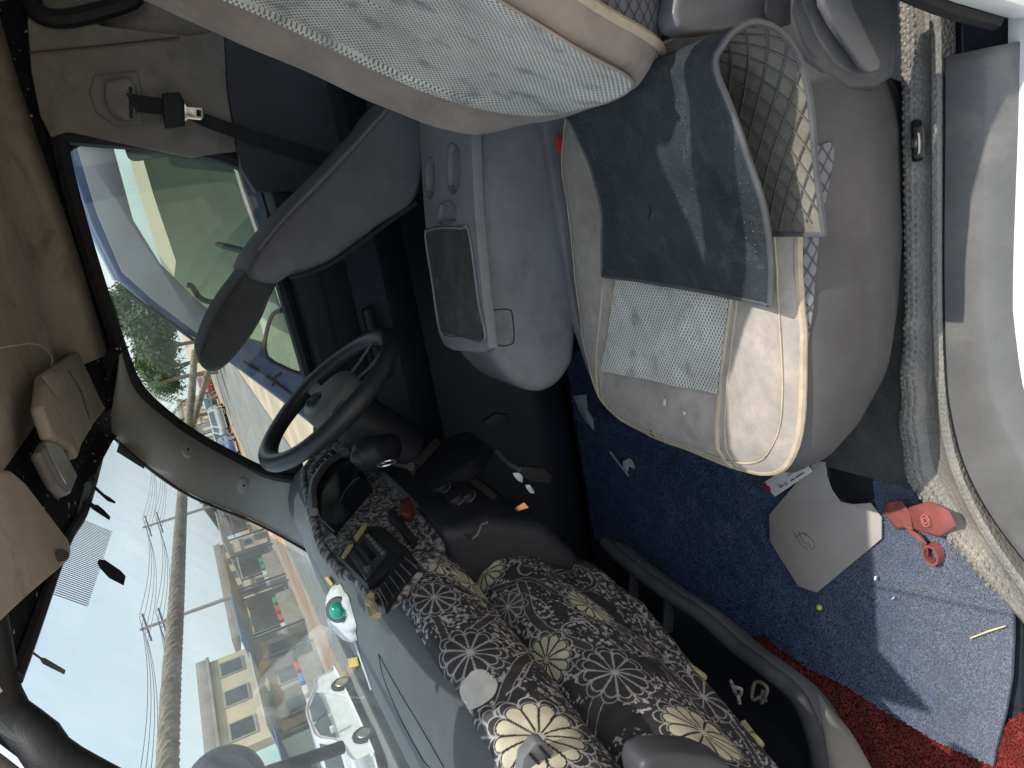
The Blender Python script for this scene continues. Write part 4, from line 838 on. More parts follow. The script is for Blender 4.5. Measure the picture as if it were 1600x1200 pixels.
def line(nm, px, r, m, par, tree=None, n=40): 
    return tube(nm, [dpx(tuple(q), tree) for q in crs(np.array([(a, b) for a, b in px]), n)], r, m, par, 5)
line('lid_gap', [(592, 1022), (600, 1060), (625, 1120), (660, 1185), (672, 1199)], .0008, m_black, dtop)
line('lid_gap', [(592, 1022), (618, 1070), (660, 1140), (682, 1178), (694, 1199)], .0008, m_black, dtop)
# ---- floral fabric: dense sheet with printed colours stored per vertex
NYF, NSF = 740, 400
yf = np.linspace(.66, 1.47, NYF)
def wrap_rows(y):
    xt, zt, xc, zc, xl, zl = sec(y)
    e = max(0, (y-1.27)/.2)      # the fabric dives towards the centre stack
    pts = [(xt-.012, y, zt+.004), (xt+.006, y, zt-.012), (xt+.012, y, zt-.05), (xt-.002, y, zt-.10), (xt-.05, y, zt-.145), (xc-.004, y, zc+.012), (xc, y, zc), (xc+.012, y, zc-.014), (xc+.022, y, zc-.05), (xc+.004, y, zc-.12), (xc-.055, y, zc-.195), (xl+.02, y, zl+.045), (xl, y, zl), (xl-.03, y, zl-.02)]
    p = np.array(pts); p[:, 0] -= .30*e*e*np.linspace(.15, 1, len(p)); return lin(crs(p, 400), NSF)
Wv = np.array([wrap_rows(y) for y in yf]); _s, _t = np.meshgrid(np.linspace(0, .62, NSF), yf); Wv[:, :, 0] += (vnoise(_s, _t, 14, 1)-.5)*.008+(vnoise(_s*.5+_t*.6, _t-_s*.3, 46, 2)-.5)*.0045; dS = np.r_[0, np.cumsum(np.linalg.norm(np.diff(Wv[280], axis=0), axis=1))]
st_s = np.repeat(dS[None], NYF, 0); st_t = np.repeat(yf[:, None], NSF, 1)
VF = Wv.reshape(-1, 3); ss, tt = st_s.ravel(), st_t.ravel()
pix, dep = proj(VF)
def lookup(q):
    d = np.hypot(pix[:, 0]-q[0], pix[:, 1]-q[1]); k = np.where(d < max(6, d.min()+2))[0]; k = k[np.argmin(np.linalg.norm(VF[k]-CAMP, axis=1))]; return ss[k], tt[k]
DK = np.array([.034, .033, .036]); WH = np.array([.36, .35, .345]); CR = np.array([.46, .43, .33]); GY = np.array([.05, .048, .05])
col = np.repeat(DK[None], len(VF), 0)
sp_ = vnoise(ss, tt, 300, 1)*.5+vnoise(ss, tt, 160, 2)*.5; bigm = vnoise(ss, tt, 14, 5)
mk = (sp_ > .56) & (bigm > .45); col[mk] = np.array([.26, .255, .26])*(.5+.5*vnoise(ss, tt, 90, 3)[mk])[:, None]
mk = (sp_ > .66) & (bigm > .3); col[mk] = np.array([.36, .355, .36])
def over(mask, c): col[mask] = c
def stroke(px, w, c, ec=None, ew=.0013):
    pts = crs(np.array([lookup(q) for q in px]), 160); dm = np.full(len(ss), 9.)
    lo, hi = pts.min(0)-.02, pts.max(0)+.02; k = np.where((ss > lo[0]) & (ss < hi[0]) & (tt > lo[1]) & (tt < hi[1]))[0]
    for p in pts: dm[k] = np.minimum(dm[k], np.hypot(ss[k]-p[0], tt[k]-p[1]))
    if ec is not None: over(dm < w+ew, ec)
    over(dm < w, c)
stem = GY*.9
stroke([(640, 905), (680, 960), (700, 1010), (720, 1040)], .006, stem, WH)
stroke([(770, 915), (800, 905), (830, 900), (870, 920)], .006, stem, WH)
stroke([(815, 905), (825, 950), (845, 975), (880, 990), (920, 1005)], .008, stem, WH)
stroke([(690, 1010), (730, 985), (760, 965), (775, 955)], .0055, stem, WH)
stroke([(770, 1115), (790, 1070), (810, 1040), (835, 1020)], .0075, stem, WH)
stroke([(900, 1150), (925, 1110), (945, 1080)], .0085, stem, WH)
stroke([(880, 925), (930, 905), (900, 880), (870, 890)], .004, stem, WH)
stroke([(1040, 1040), (1070, 1075), (1110, 1090), (1160, 1140), (1190, 1190)], .004, stem, WH)
for px in ([(790, 1080), (815, 1060), (835, 1030), (825, 1015), (805, 1020)], [(760, 955), (800, 940), (840, 930), (860, 950)], [(885, 1000), (880, 975), (905, 965), (930, 980)], [(1000, 960), (1020, 1000), (1060, 1040)], [(870, 1190), (875, 1170), (890, 1150), (905, 1140)], [(680, 880), (700, 870), (730, 875), (770, 865)], [(1000, 1020), (1050, 1030), (1090, 1060), (1120, 1100)], [(810, 1000), (790, 1010), (780, 1030)]): stroke(px, .0011, WH)
stroke([(815, 872), (810, 885), (820, 893), (832, 888)], .0022, CR*.7, None)
def flower(q, R, n, kind, rot=0.):
    s0, t0 = lookup(q); dx, dy = ss-s0, tt-t0; k = np.where(np.hypot(dx, dy) < R*1.5)[0]; r = np.hypot(dx[k], dy[k]); ph = (np.arctan2(dy[k], dx[k])-rot) % (2*math.pi)
    def petal(Rr):
        al = math.pi/n; de = (ph % (2*al))-al; p, qv = r*np.cos(de), np.abs(r*np.sin(de)); sa = math.sin(al*.93); pc = Rr/(1+sa); rc = pc*sa
        return np.where(p < pc, (qv-math.tan(al*.93)*p)*math.cos(al), np.hypot(p-pc, qv)-rc)
    o = petal(R*1.22); sd = petal(R); c = col[k]
    if kind == 'cream':
        c[o < 0] = DK; c[np.abs(o) < .0011] = WH; c[sd < .002] = GY*.5
        i = sd < -.0012; tone = (.8+.4*vnoise(ss[k], tt[k], 60, 7))[:, None]; c[i] = (CR*tone)[i]
        c[(sd > .0012) & (sd < .0024)] = WH
    else:
        c[o < 0] = DK; c[np.abs(o) < .001] = WH*.8; c[sd < 0] = GY*(.7 if kind == 'dark' else 1.4); c[np.abs(sd) < .0011] = WH*.85
    c[r < R*.13] = WH; col[k] = c
for f in (((677, 927), .038, 11, 'dark', .1), ((733, 1014), .046, 12, 'dark', .3), ((788, 946), .036, 11, 'dark2', .2), ((776, 1150), .046, 12, 'dark2', .2), ((961, 1044), .05, 12, 'dark', 0), ((990, 990), .034, 11, 'dark', .4), ((1102, 1084), .045, 10, 'dark', .2), ((905, 1190), .03, 10, 'dark2', .1),
          ((688, 876), .04, 10, 'cream', .2), ((739, 909), .042, 11, 'cream', 0), ((753, 890), .044, 11, 'cream', .25), ((925, 942), .045, 12, 'cream', .1), ((848, 1030), .044, 12, 'cream', .2), ((841, 1145), .06, 13, 'cream', .1), ((1102, 1139), .058, 12, 'cream', .2), ((1010, 1180), .03, 11, 'cream', 0)): flower(*f)
s0, t0 = lookup((744, 1072)); k = (((ss-s0)/.032)**2+((tt-t0)/.03)**2+.5*vnoise(ss, tt, 60, 9)) < 1.15; col[k] = np.array([.52, .51, .47])*(.85+.25*vnoise(ss, tt, 120, 4)[k])[:, None]
FG = (np.arange(NYF-1)[:, None]*NSF+np.arange(NSF-1)[None]).ravel(); FG = np.stack([FG, FG+1, FG+NSF+1, FG+NSF], 1)
m_flor = vcol('floral_print', .62, .25, 900)
wr_ = mesh('floral_wrap', VF, FG, m_flor, dash, col=col, sharp=80)
def floral_sheet(nm, V, Fc, par, seed=0):
    s, t = V[:, 1]+seed, V[:, 2]+V[:, 0]*.5; n = vnoise(s, t, 330, 1)*.5+vnoise(s, t, 170, 2)*.5; c = np.repeat(DK[None], len(V), 0); c[n > .54] = np.array([.16, .16, .16]); c[n > .64] = np.array([.32, .32, .32])
    l = np.abs(np.sin(60*s+3*np.sin(40*t)))*np.abs(np.sin(50*t+2*np.sin(37*s))); c[l < .05] = WH*.9
    return mesh(nm, V, Fc, m_flor, par, col=c, sharp=60)
# yellow foam peeping out at the lower edge
m_foam = mat('yellow_foam', (.40, .35, .21), .95, .2, 30, .6, 300, .1)
for px in ([(830, 848), (845, 853), (862, 862), (878, 871)], [(1032, 1000), (1052, 1020), (1075, 1040), (1093, 1052)], [(1155, 1122), (1170, 1135), (1188, 1156)]):
    tube('foam_edge', [np.array(VF[np.argmin(np.hypot(pix[:, 0]-q[0], pix[:, 1]-q[1]))])+np.array([-.012, 0, -.008]) for q in crs(np.array(px), 16)], .0075, m_foam, wr_, 6)
# dash body below/behind
V, Fc = loft([np.array([(sec(y)[0]-.02, y, sec(y)[1]-.02), (sec(y)[2]-.03, y, sec(y)[3]), (sec(y)[4]-.06, y, sec(y)[5]+.01), (-1.2, y, .95), (-1.2, y, 1.33)]) for y in np.linspace(.665, 2.14, 30)]); mesh('dash_core', V, Fc, m_dark, dash, smooth=False)
# lower storage tray with a thick lip
lipc = crs([P(945, 848, Y=1.52), P(980, 880, Y=1.42), P(1040, 925, Y=1.29), P(1100, 965, Y=1.19), P(1150, 1010, Y=1.09), P(1195, 1044, Y=1.0), P(1240, 1081, Y=.925), P(1266, 1129, Y=.86), P(1283, 1194, Y=.79), P(1286, 1260, Y=.72)], 60)
tray = thing('storage_tray', 'grey open storage tray with thick rounded lip under the floral dash', 'tray', tuple(lipc[30]))
m_lip = mat('tray_plastic', (.058, .06, .066), .5, .15, 8, .1, 600, .4, dirt=(.11, .108, .105), ds=8, da=.5)
tube('tray_lip', lipc, .016, m_lip, tray, 12)
ruled('tray_floor', [tuple(p+np.array([-.01, .01, -.012])) for p in lipc], [tuple(p+np.array([-.42, .10, -.02])) for p in lipc], m_dark, tray, 30, 5, (0, 0, -.03), thick=.004)
ruled('tray_front', [tuple(p+np.array([.004, 0, -.006])) for p in lipc], [tuple(p+np.array([-.10, .04, -.12])) for p in lipc], m_mid, tray, 30, 6, (.02, 0, 0), thick=.004)
slab('tray_divider', [tuple(lipc[16]+np.array(q)) for q in ((0, 0, .0), (-.14, .04, 0), (-.14, .04, -.03), (0, 0, -.03))], (.006, .006, 0), m_lip, tray, .001)
slab('tray_divider', [tuple(lipc[8]+np.array(q)) for q in ((0, 0, .0), (-.12, .04, 0), (-.12, .04, -.03), (0, 0, -.03))], (.006, .006, 0), m_lip, tray, .001)
for k, (q, l) in enumerate((((1150, 1080), 'torn grey fluff caught in the tray, nearer the floral fabric'), ((1190, 1085), 'torn brown fluff caught in the tray, nearer the lip'))):
    c = np.array(P(*q, Y=.98)); pts = [c+np.array([random.uniform(-.025, .025), random.uniform(-.02, .02), random.uniform(-.012, .012)]) for _ in range(7)]
    tube('fluff', crs(pts, 50), .0035, mat('fluff%d' % k, (.30, .28, .26) if k == 0 else (.2, .17, .13), .95, .3, 60, .8, 400, .1), None, 6, label=l, cat='fluff')
# kick panel
ruled('kick_panel', [P(1262, 1062, Y=.98), P(1290, 1100, Y=.90), P(1325, 1140, Y=.83), P(1360, 1200, Y=.75), P(1390, 1260, Y=.70)], [P(1270, 1110, Y=.90), P(1285, 1150, Y=.83), P(1296, 1200, Y=.77), P(1300, 1240, Y=.73), P(1300, 1290, Y=.68)], mat('kick_trim', (.26, .25, .24), .55, .1, 6, .1, 500, .35, dirt=(.34, .31, .27), ds=6), dash, 20, 6, (.012, -.012, 0), thick=.004)
# end cap of the dash nearest the door: grey vent housing and its louvres
slab('end_cap', [P(*q, Y=.665) for q in ((1002, 1215), (1008, 1192), (1030, 1182), (1070, 1180), (1110, 1184), (1140, 1196), (1155, 1215), (1140, 1260), (1010, 1260))], (0, .05, 0), mat('end_cap_plastic', (.05, .052, .06), .5, .15, 8, .1, 600, .4), dash, .012, 3)
vt = slab('end_vent', [P(*q, Y=.74) for q in ((812, 1225), (818, 1185), (838, 1160), (850, 1158), (875, 1190), (890, 1225), (850, 1260))], (0, .02, 0), m_mid, dash, .004, 2)
for q in ((828, 1178), (843, 1166)): tube('vent_slat', [P(q[0], q[1], Y=.738), P(q[0]+36, q[1]+40, Y=.738)], .002, m_black, vt, 5)

# ---- middle: gauges, radio, vents
CX = -.648
def Cx(q, off=0): return P(*q, X=CX+off)
def spread(pts, z): return pts
bezel = [(478, 752), (486, 735), (500, 716), (520, 702), (545, 694), (566, 712), (588, 742), (615, 770), (650, 812), (690, 870), (660, 905), (640, 930), (615, 955), (594, 962), (582, 940), (560, 915), (535, 905), (520, 885), (505, 860), (488, 800)]
# bezel sheet: dense fan, floral
bz_ = np.array([Cx(q) for q in bezel]); C = crs(bz_, 320, True); cc = C.mean(0)
rings = [cc+(C-cc)*k+np.array([.012*(1-k**4), 0, 0]) for k in np.linspace(1, .02, 120)]
V, Fc = loft([r_+np.array([.02, 0, 0]) for r_ in rings], True, False, True); floral_sheet('center_bezel', V, Fc, dash)
V, Fc = tubev([tuple(p+np.array([.016, 0, 0])) for p in C], .011, 12, True); floral_sheet('bezel_roll', V, Fc, dash, .3)
def panel(nm, px, m, off, th, r=.003, par=dash): return slab(nm, [Cx(q, off) for q in px], (-th, 0, 0), m, par, r)
m_screen = mat('gauge_black', (.008, .011, .016), .18, .2, 8, 0, 1, .5); m_radio = mat('radio_face', (.05, .055, .062), .4, .15, 20, .05, 300, .4)
gau = panel('gauge_panel', [(490, 778), (497, 752), (516, 728), (546, 706), (564, 732), (582, 763), (552, 797), (522, 830), (502, 812)], m_screen, .040, .02)
tube('gauge_hood', crs([Cx(q, .05) for q in ((490, 800), (488, 770), (492, 752), (508, 728), (530, 712), (548, 708))], 40), .010, m_mid, dash, 8)
tube('gauge_glint', crs([Cx(q, .045) for q in ((532, 782), (540, 766), (552, 752), (562, 746))], 24), .0012, m_mid, gau, 5)
panel('radio_recess', [(528, 868), (562, 820), (602, 824), (656, 880), (610, 888), (574, 912)], m_black, .041, .02)
rad = panel('radio', [(537, 853), (562, 826), (606, 860), (572, 905)], m_radio, .045, .03)
panel('radio_slot', [(549, 857), (553, 853), (583, 889), (579, 893)], m_black, .0475, .004, .001, rad)
panel('radio_display', [(558, 848), (566, 841), (588, 868), (580, 876)], m_screen, .0472, .003, .001, rad)
for k in range(6):
    a0 = 570+k*4.6; b0 = 836+k*5.2; panel('radio_button', [(a0, b0), (a0+5, b0-3.4), (a0+7.5, b0-.6), (a0+2.5, b0+2.8)], m_mid, .050, .005, .001, rad)
for q in ((549, 848), (576, 888)):
    M = Matrix.Translation(Cx(q, .052))@Vector((1, 0, 0)).to_track_quat('Z', 'Y').to_matrix().to_4x4(); lathe('radio_knob', [(.0005, .008), (.006, .008), (.0075, .005), (.008, -.006), (.0005, -.006)], M, m_dark, rad, 16)
panel('pocket', [(585, 846), (600, 826), (640, 858), (652, 880), (612, 862)], m_black, .043, .02)
panel('gauge_side_pocket', [(604, 800), (613, 793), (650, 838), (642, 846)], m_black, .043, .02)
ven = panel('center_vent', [(590, 922), (608, 893), (634, 868), (650, 880), (622, 912), (600, 946)], m_black, .042, .02)
for k in range(6):
    t = k/5; a = np.array((592, 918))*(1-t)+np.array((632, 869))*t; b = np.array((604, 940))*(1-t)+np.array((650, 884))*t
    panel('vent_slat', [tuple(a), tuple(b), tuple(b+np.array([1.5, 2.2])), tuple(a+np.array([1.5, 2.2]))], m_mid, .046, .006, .0006, ven)
vf_ = panel('far_vent', [(484, 740), (492, 722), (508, 706), (522, 699), (526, 706), (508, 722), (494, 742), (489, 750)], m_black, .05, .02)
for k in range(6):
    t = k/5; a = np.array((486, 741))*(1-t)+np.array((519, 699))*t; panel('vent_slat', [tuple(a), tuple(a+np.array([7, 5])), tuple(a+np.array([8, 3.8])), tuple(a+np.array([1, -1.2]))], m_pillar, .053, .006, .0005, vf_)
tube('torn_edge', crs([Cx(q, .05) for q in ((590, 962), (582, 945), (575, 940), (580, 930))], 20), .006, m_foam, dash, 6)
ye = slab('torn_foam', [Cx(q, .052) for q in ((533, 868), (545, 848), (566, 820), (574, 816), (568, 828), (550, 852), (537, 870))], (-.006, 0, 0), m_foam, dash, .002)
slab('torn_foam', [Cx(q, .04) for q in ((572, 942), (580, 938), (590, 950), (586, 958), (576, 964))], (-.006, 0, 0), m_foam, dash, .002)
hzb = panel('hazard_button', [(624, 780), (640, 775), (646, 790), (640, 802), (626, 800)], mat('hazard_red', (.10, .02, .022), .5), .052, .02, .003)
# dark centre stack below
stck = slab('center_stack', [(x_, 1.28, z_) for x_, z_ in ((-.61, 1.21), (-.625, 1.10), (-.68, .985), (-.78, .92), (-1.22, .88), (-1.22, 1.22))], (0, .5, 0), m_dark, dash, .03, 3)
tr = bvh(stck)
def spx(q, off=.001): return np.array(dpx(q, tr, off))
for q in ((690, 765), (712, 783), (728, 779)):
    c = spx(q); M = Matrix.Translation(c)@Vector((.955, -.1, .28)).to_track_quat('Z', 'Y').to_matrix().to_4x4(); lathe('heater_knob', [(.0005, .016), (.017, .016), (.02, .012), (.0215, -.002), (.0005, -.002)], M, m_black, stck, 24)
    tube('knob_ring', [tuple(M@Vector((.0225*math.cos(t), .0225*math.sin(t), .002))) for t in np.linspace(0, 6.283, 24, endpoint=False)], .0013, m_mid, stck, 5, True)
cp_ = slab('coin_pocket', [tuple(spx(q, .003)) for q in ((710, 822), (745, 792), (766, 806), (728, 838))], (-.01, 0, -.004), m_black, stck, .002)
tube('pocket_handle', [tuple(spx(q, .012)) for q in ((734, 840), (742, 834), (750, 824), (760, 820))], .0024, m_mid, stck, 6)
slab('control_plate', [tuple(spx(q, .003)) for q in ((722, 746), (736, 741), (775, 775), (768, 782))], (-.01, 0, -.004), mat('brown_plate', (.10, .07, .065), .5), stck, .002)
slab('orange_tab', [tuple(spx(q, .004)) for q in ((802, 797), (818, 784), (821, 787), (805, 800))], (-.004, 0, -.002), mat('orange_plastic', (.42, .15, .03), .5), stck, .001)
for q in (((800, 738), (812, 738), (811, 748), (803, 744)), ((820, 757), (828, 757), (830, 764), (823, 764))): slab('white_tab', [tuple(spx(k, .004)) for k in q], (-.004, 0, -.002), m_mid, stck, .001)
# lower column shroud panel (brownish dark) and knee panel
kn = slab('knee_panel', [P(*q, X=-.62) for q in ((625, 770), (640, 735), (700, 680), (730, 672), (760, 690), (740, 720), (690, 750), (660, 790))], (-.04, 0, -.02), m_dark, dash, .012, 3)
slab('fuse_recess', [P(*q, X=-.613) for q in ((634, 728), (680, 684), (688, 690), (650, 730), (645, 742))], (-.02, 0, 0), mat('dusty_brown', (.09, .065, .06), .7, .3, 40), kn, .002)
tube('pedal_arm', [P(776, 706, Y=1.75), P(795, 725, Y=1.70), P(812, 735, Y=1.66)], .007, m_mid, dash, 8)
slab('pedal_pad', [P(*q, Y=1.66) for q in ((812, 728), (850, 732), (864, 745), (858, 756), (830, 752), (816, 745))], (0, .02, 0), mat('pedal_rubber', (.05, .042, .04), .7, .3, 40), dash, .004)
slab('pedal_pad', [P(*q, Y=1.85) for q in ((755, 660), (775, 646), (798, 648), (800, 662), (770, 668))], (0, .02, 0), m_dark, dash, .004)

# ------------------------------------------------------------------ steering wheel
HC = np.array(P(519, 621, Y=1.80)); TOP = np.array(P(421, 717, Y=1.80)); BOT = np.array(P(603, 527, Y=1.80))
UW = nz(TOP-BOT); RW = np.linalg.norm(TOP-BOT)/2; HC = (TOP+BOT)/2; AW = np.array([UW[2], 0, -UW[0]]); SW = np.array([0, 1., 0])
swh = thing('steering_wheel', 'black steering wheel with grey hub and oval emblem, in front of driver window', 'steering wheel', tuple(HC))
a = np.linspace(0, 2*math.pi, 72, endpoint=False)
m_rim = mat('rim_leather', (.03, .033, .038), .42, .15, 9, .1, 500, .45)
tube('rim', [HC+RW*(math.cos(t)*UW+math.sin(t)*SW) for t in a], .0225+.002*np.cos(4*a), m_rim, swh, 14, True)
MW = frame(tuple(HC), tuple(SW), tuple(UW))       # local x: across, y: up in the wheel, z: x cross y
if (MW.to_3x3()@Vector((0, 0, 1))).dot(Vector(AW)) < 0: MW = frame(tuple(HC), tuple(-SW), tuple(UW))
m_hub = mat('hub_grey', (.16, .165, .165), .5, .1, 8, .1, 500, .4)
hs = [(.0, .075), (.05, .07), (.078, .045), (.085, .0), (.07, -.05), (.04, -.075), (0, -.082), (-.04, -.075), (-.07, -.05), (-.085, 0), (-.078, .045), (-.05, .07)]
hc = crs(np.array([(x, y, 0) for x, y in hs]), 60, True)
V, Fc = loft([np.array([tuple(MW@Vector((x*k, y*k, z))) for x, y, _ in hc]) for k, z in ((.9, -.05), (1, -.04), (1.02, -.005), (.97, .006), (.85, .014), (.5, .02), (.15, .022))]); hub = mesh('hub', V, Fc, m_hub, swh)
def wp(x, y, z): return tuple(MW@Vector((x, y, z)))
for nm, pth, w in (('spoke', [(.07, .0, -.01), (.12, .008, -.012), (RW, .01, 0)], .018), ('spoke', [(-.07, .0, -.01), (-.12, .008, -.012), (-RW, .01, 0)], .018), ('spoke', [(0.03, -.06, -.012), (.05, -.12, -.012), (.06, -RW*.95, 0)], .012), ('spoke', [(-.03, -.06, -.012), (-.05, -.12, -.012), (-.06, -RW*.95, 0)], .012)):
    p = crs(pth, 12); rings = []
    for q in p: rings.append(np.array([wp(*(q+np.array(o)*w)) for o in ((1, .0, .35), (0, 1, .35), (-1, 0, .35), (0, -1, .35), (0, -1, -.35), (-1, 0, -.35), (0, 1, -.35), (1, 0, -.35))][:4]+[wp(*(q+np.array(o)*w)) for o in ((0, -1, -.4), (-1, 0, -.4))][:0]))
    V, Fc = loft(rings); mesh(nm, V, Fc, m_hub if nm == 'x' else m_mid, swh)
em = np.linspace(0, 2*math.pi, 36, endpoint=False)
def ell(cx, cy, rx, ry, z=.0235): return [wp(cx+rx*math.cos(t), cy+ry*math.sin(t), z) for t in em]
for e in ((0, .03, .032, .022), (0, .03, .011, .0205), (0, .041, .024, .0085)): tube('emblem', ell(*e), .0022, m_dark, hub, 6, True)
tube('hub_scratch', [wp(-.01, -.035, .0205), wp(.012, -.038, .0205)], .0009, m_black, hub, 4)
# column shroud, stalk with ignition knob and key fob
colm = tube('column_shroud', [tuple(HC-AW*d+np.array([0, 0, -dz])) for d, dz in ((.05, .0), (.09, .005), (.16, .012), (.24, .02))], [.055, .068, .078, .075], m_dark, swh, 20)
stalk = thing('column_lever', 'dark rounded column lever with keys below the steering wheel', 'lever', P(560, 720, X=-.53))
k0 = [P(548, 718, X=-.53), P(560, 715, X=-.53), P(585, 708, X=-.535), P(606, 700, X=-.54), P(612, 690, X=-.55)]
tube('lever_knob', crs(k0, 24), np.interp(np.linspace(0, 1, 24), [0, .08, .25, .6, 1], [.006, .03, .042, .032, .02]), m_dark, stalk, 18)
kc = np.array(P(605, 724, X=-.50))
tube('key_fob', [kc+np.array([0, .013*math.cos(t), .019*math.sin(t)]) for t in em], .0022, m_chrome, stalk, 6, True)
tube('key_fob_bar', [kc+np.array([0, .008*math.cos(t), .008+.006*math.sin(t)]) for t in em], .0016, m_chrome, stalk, 5, True)
tube('wiper_stalk', [P(612, 724, X=-.53), P(630, 727, X=-.52), P(642, 729, X=-.515)], [.006, .006, .009], m_dark, stalk, 8)

# ------------------------------------------------------------------ things on the dash
def topz(q, off=0): return np.array(dpx(q, dtree, off, 1.39))
cl = thing('cloth_bundle', 'crumpled white cloth bundle lying on the dash by the windshield', 'cloth', tuple(topz((540, 950))))
pts = [(527, 915), (535, 918), (545, 935), (553, 960), (557, 985), (556, 1000), (545, 988), (530, 970), (524, 950), (523, 930)]
C = np.array([topz(q, .001) for q in pts]); cc = C.mean(0); Cc = crs(C, 60, True); rings = []
for k, h in ((1.02, 0), (1.0, .008), (.85, .019), (.6, .027), (.3, .031), (.05, .032)):
    rings.append(np.array([cc+(p-cc)*k*(1+.07*math.sin(7*i*.21+k*9))+np.array([0, 0, h*(1+.15*math.sin(i*.5+k*5))]) for i, p in enumerate(Cc)]))
V, Fc = loft(rings); mesh('bundle', V, Fc, mat('white_cloth', (.74, .75, .75), .9, .08, 20, .6, 120, .15), cl, sharp=70)
bc = topz((546, 957), .030)
gd = thing('alarm_lamp', 'small green glass dome in dark ring on the white cloth', 'lamp', tuple(bc))
MB = Matrix.Translation(tuple(bc+np.array([.02, -.01, -.01])))@Vector((.25, -.75, .35)).to_track_quat('Z', 'Y').to_matrix().to_4x4()
lathe('ring', [(.0005, -.006), (.024, -.006), (.0265, 0), (.025, .006), (.02, .007), (.0005, .006)], MB, m_mid, gd, 28)
lathe('dome', [(.018, .005), (.0165, .012), (.012, .018), (.006, .0205), (.0005, .021)], MB, mat('green_glass', (.01, .36, .24), .12, .1, 20, 0, 1, .6, coat=.6), gd, 24)
m_yel = mat('yellow_card', (.58, .38, .08), .6, .15, 30)
slab('card_tag', [tuple(topz(q, .006)) for q in ((544, 1029), (563, 1024), (566, 1038), (546, 1043))], (0, 0, .0015), m_yel, None, .0004, label='torn yellow card at the windshield base beyond the cloth', cat='card')
slab('card_tag', [tuple(topz(q, .006)) for q in ((512, 901), (517, 899), (525, 911), (521, 914))], (0, 0, .0015), m_yel, None, .0004, label='small yellow card stub beside the white cloth tip', cat='card')
tube('windshield_wire', [tuple(topz(q, .003)) for q in crs(np.array([(556, 1000), (566, 1030), (574, 1052), (582, 1076)]), 20)], .0025, m_paper, None, 6, label='white cable along the base of the windshield', cat='cable')
# ------------------------------------------------------------------ outside
G0 = -.25
m_sand = mat('sandy_ground', (.42, .345, .255), .95, .2, .6, .5, 8, .1, dirt=(.30, .22, .15), ds=.35, da=.6)
m_road = mat('asphalt', (.20, .195, .185), .9, .12, 1.2, .4, 30, .15, dirt=(.33, .28, .21), ds=.25, da=.6)
slab('ground', [(-700, -300, G0), (300, -300, G0), (300, 900, G0), (-700, 900, G0)], (0, 0, -1), m_sand, None, 0, smooth=False, kind='structure')
slab('road', [(-13.6, -200, G0+.03), (-5.6, -200, G0+.03), (-5.6, 600, G0+.03), (-13.6, 600, G0+.03)], (0, 0, -.02), m_road, None, 0, smooth=False, kind='structure')
m_dirt = mat('road_shoulder', (.36, .22, .14), .95, .2, .5, .3, 8, .1, dirt=(.42, .33, .23), ds=.3, da=.7)
slab('far_shoulder', [(-17.5, -100, G0+.02), (-14.2, -100, G0+.02), (-14.0, 500, G0+.02), (-17.5, 500, G0+.02)], (0, 0, -.015), m_dirt, None, 0, smooth=False, kind='structure')
kb = thing('kerb', 'pale sand-covered kerb along the far edge of road', 'kerb', (-14, 40, G0))
for k in range(30): box('kerb_stone', (-13.75+.03*random.random(), 3.0+k*2.02, G0+.05), (.22, 2.0, .16), m_sand, kb, .02)
# --- blue van parked alongside
bv = thing('blue_van', 'blue van parked close alongside, seen through the driver window', 'van', (.3, 3.5, G0))
m_bvb = mat('blue_paint', (.05, .078, .155), .3, .06, 3, .02, 200, .5, dirt=(.25, .25, .3), ds=3, da=.3, coat=.5); m_bvg = mat('grey_window_band', (.25, .26, .27), .5, .1, 4); m_cream = mat('cream_trim', (.60, .60, .47), .7, .08, 4); m_dseat = mat('dark_seat', (.10, .10, .10), .8, .2, 6)
BY = 2.80
prof_b = [(2.6, 1.70), (1.2, 1.735), (.35, 1.72), (.1, 1.712), (-.09, 1.684), (-.25, 1.575), (-.377, 1.468), (-.573, 1.32), (-.78, 1.17), (-.96, .98), (-1.04, .6), (-1.0, .05), (2.6, .05)]
w1 = [(165, 150), (172, 224), (204, 340), (248, 410), (306, 468), (372, 524), (412, 536), (440, 476), (378, 300), (352, 200), (345, 150)]
w2 = [(424, 494), (450, 486), (462, 510), (477, 568), (471, 583), (442, 573), (414, 552)]
def bw(px, Y): return [np.array(P(*q, Y=Y)) for q in px]
sideN = slab('body_side', [(x, BY, z) for x, z in prof_b], (0, .05, 0), m_bvb, bv, .012, 3)
for w in (w1, w2):
    p = bw(w, BY); V, Fc = prism(p, (0, -.1, 0), (0, .2, 0)); cut(sideN, V, Fc)
sideF = slab('far_body_side', [(x, BY+1.5, z) for x, z in prof_b], (0, -.05, 0), m_cream, bv, .012, 2)
p = bw(w1, BY); cw = np.mean(p, 0); V, Fc = prism([cw+(q-cw)*np.array([.8, 1, .42])+np.array([.12, 1.5, .16]) for q in p], (0, -.2, 0), (0, .2, 0)); cut(sideF, V, Fc)
slab('window_glass', [tuple(q+np.array([0, .03, 0])) for q in bw(w1, BY)], (0, .004, 0), glass('green_glass_pane', (.84, .91, .86), .04, (.7, .8, .7)), bv, 0)
slab('quarter_glass', [tuple(q+np.array([0, .03, 0])) for q in bw(w2, BY)], (0, .004, 0), glass('dark_green_pane', (.62, .66, .62), .06, (.6, .62, .55)), bv, 0)
ob = bw([(112, 150), (118, 222), (150, 330), (190, 425), (240, 470), (320, 530), (372, 548), (378, 528), (312, 474), (252, 415), (208, 344), (176, 226), (168, 150)], BY-.012)
slab('window_band', [tuple(q) for q in ob], (0, .01, 0), m_bvg, bv, .003)
tube('window_sill_strip', [tuple(q+np.array([0, -.004, 0])) for q in bw([(348, 150), (356, 220), (381, 300), (443, 477)], BY)], .010, m_pillar, bv, 6)
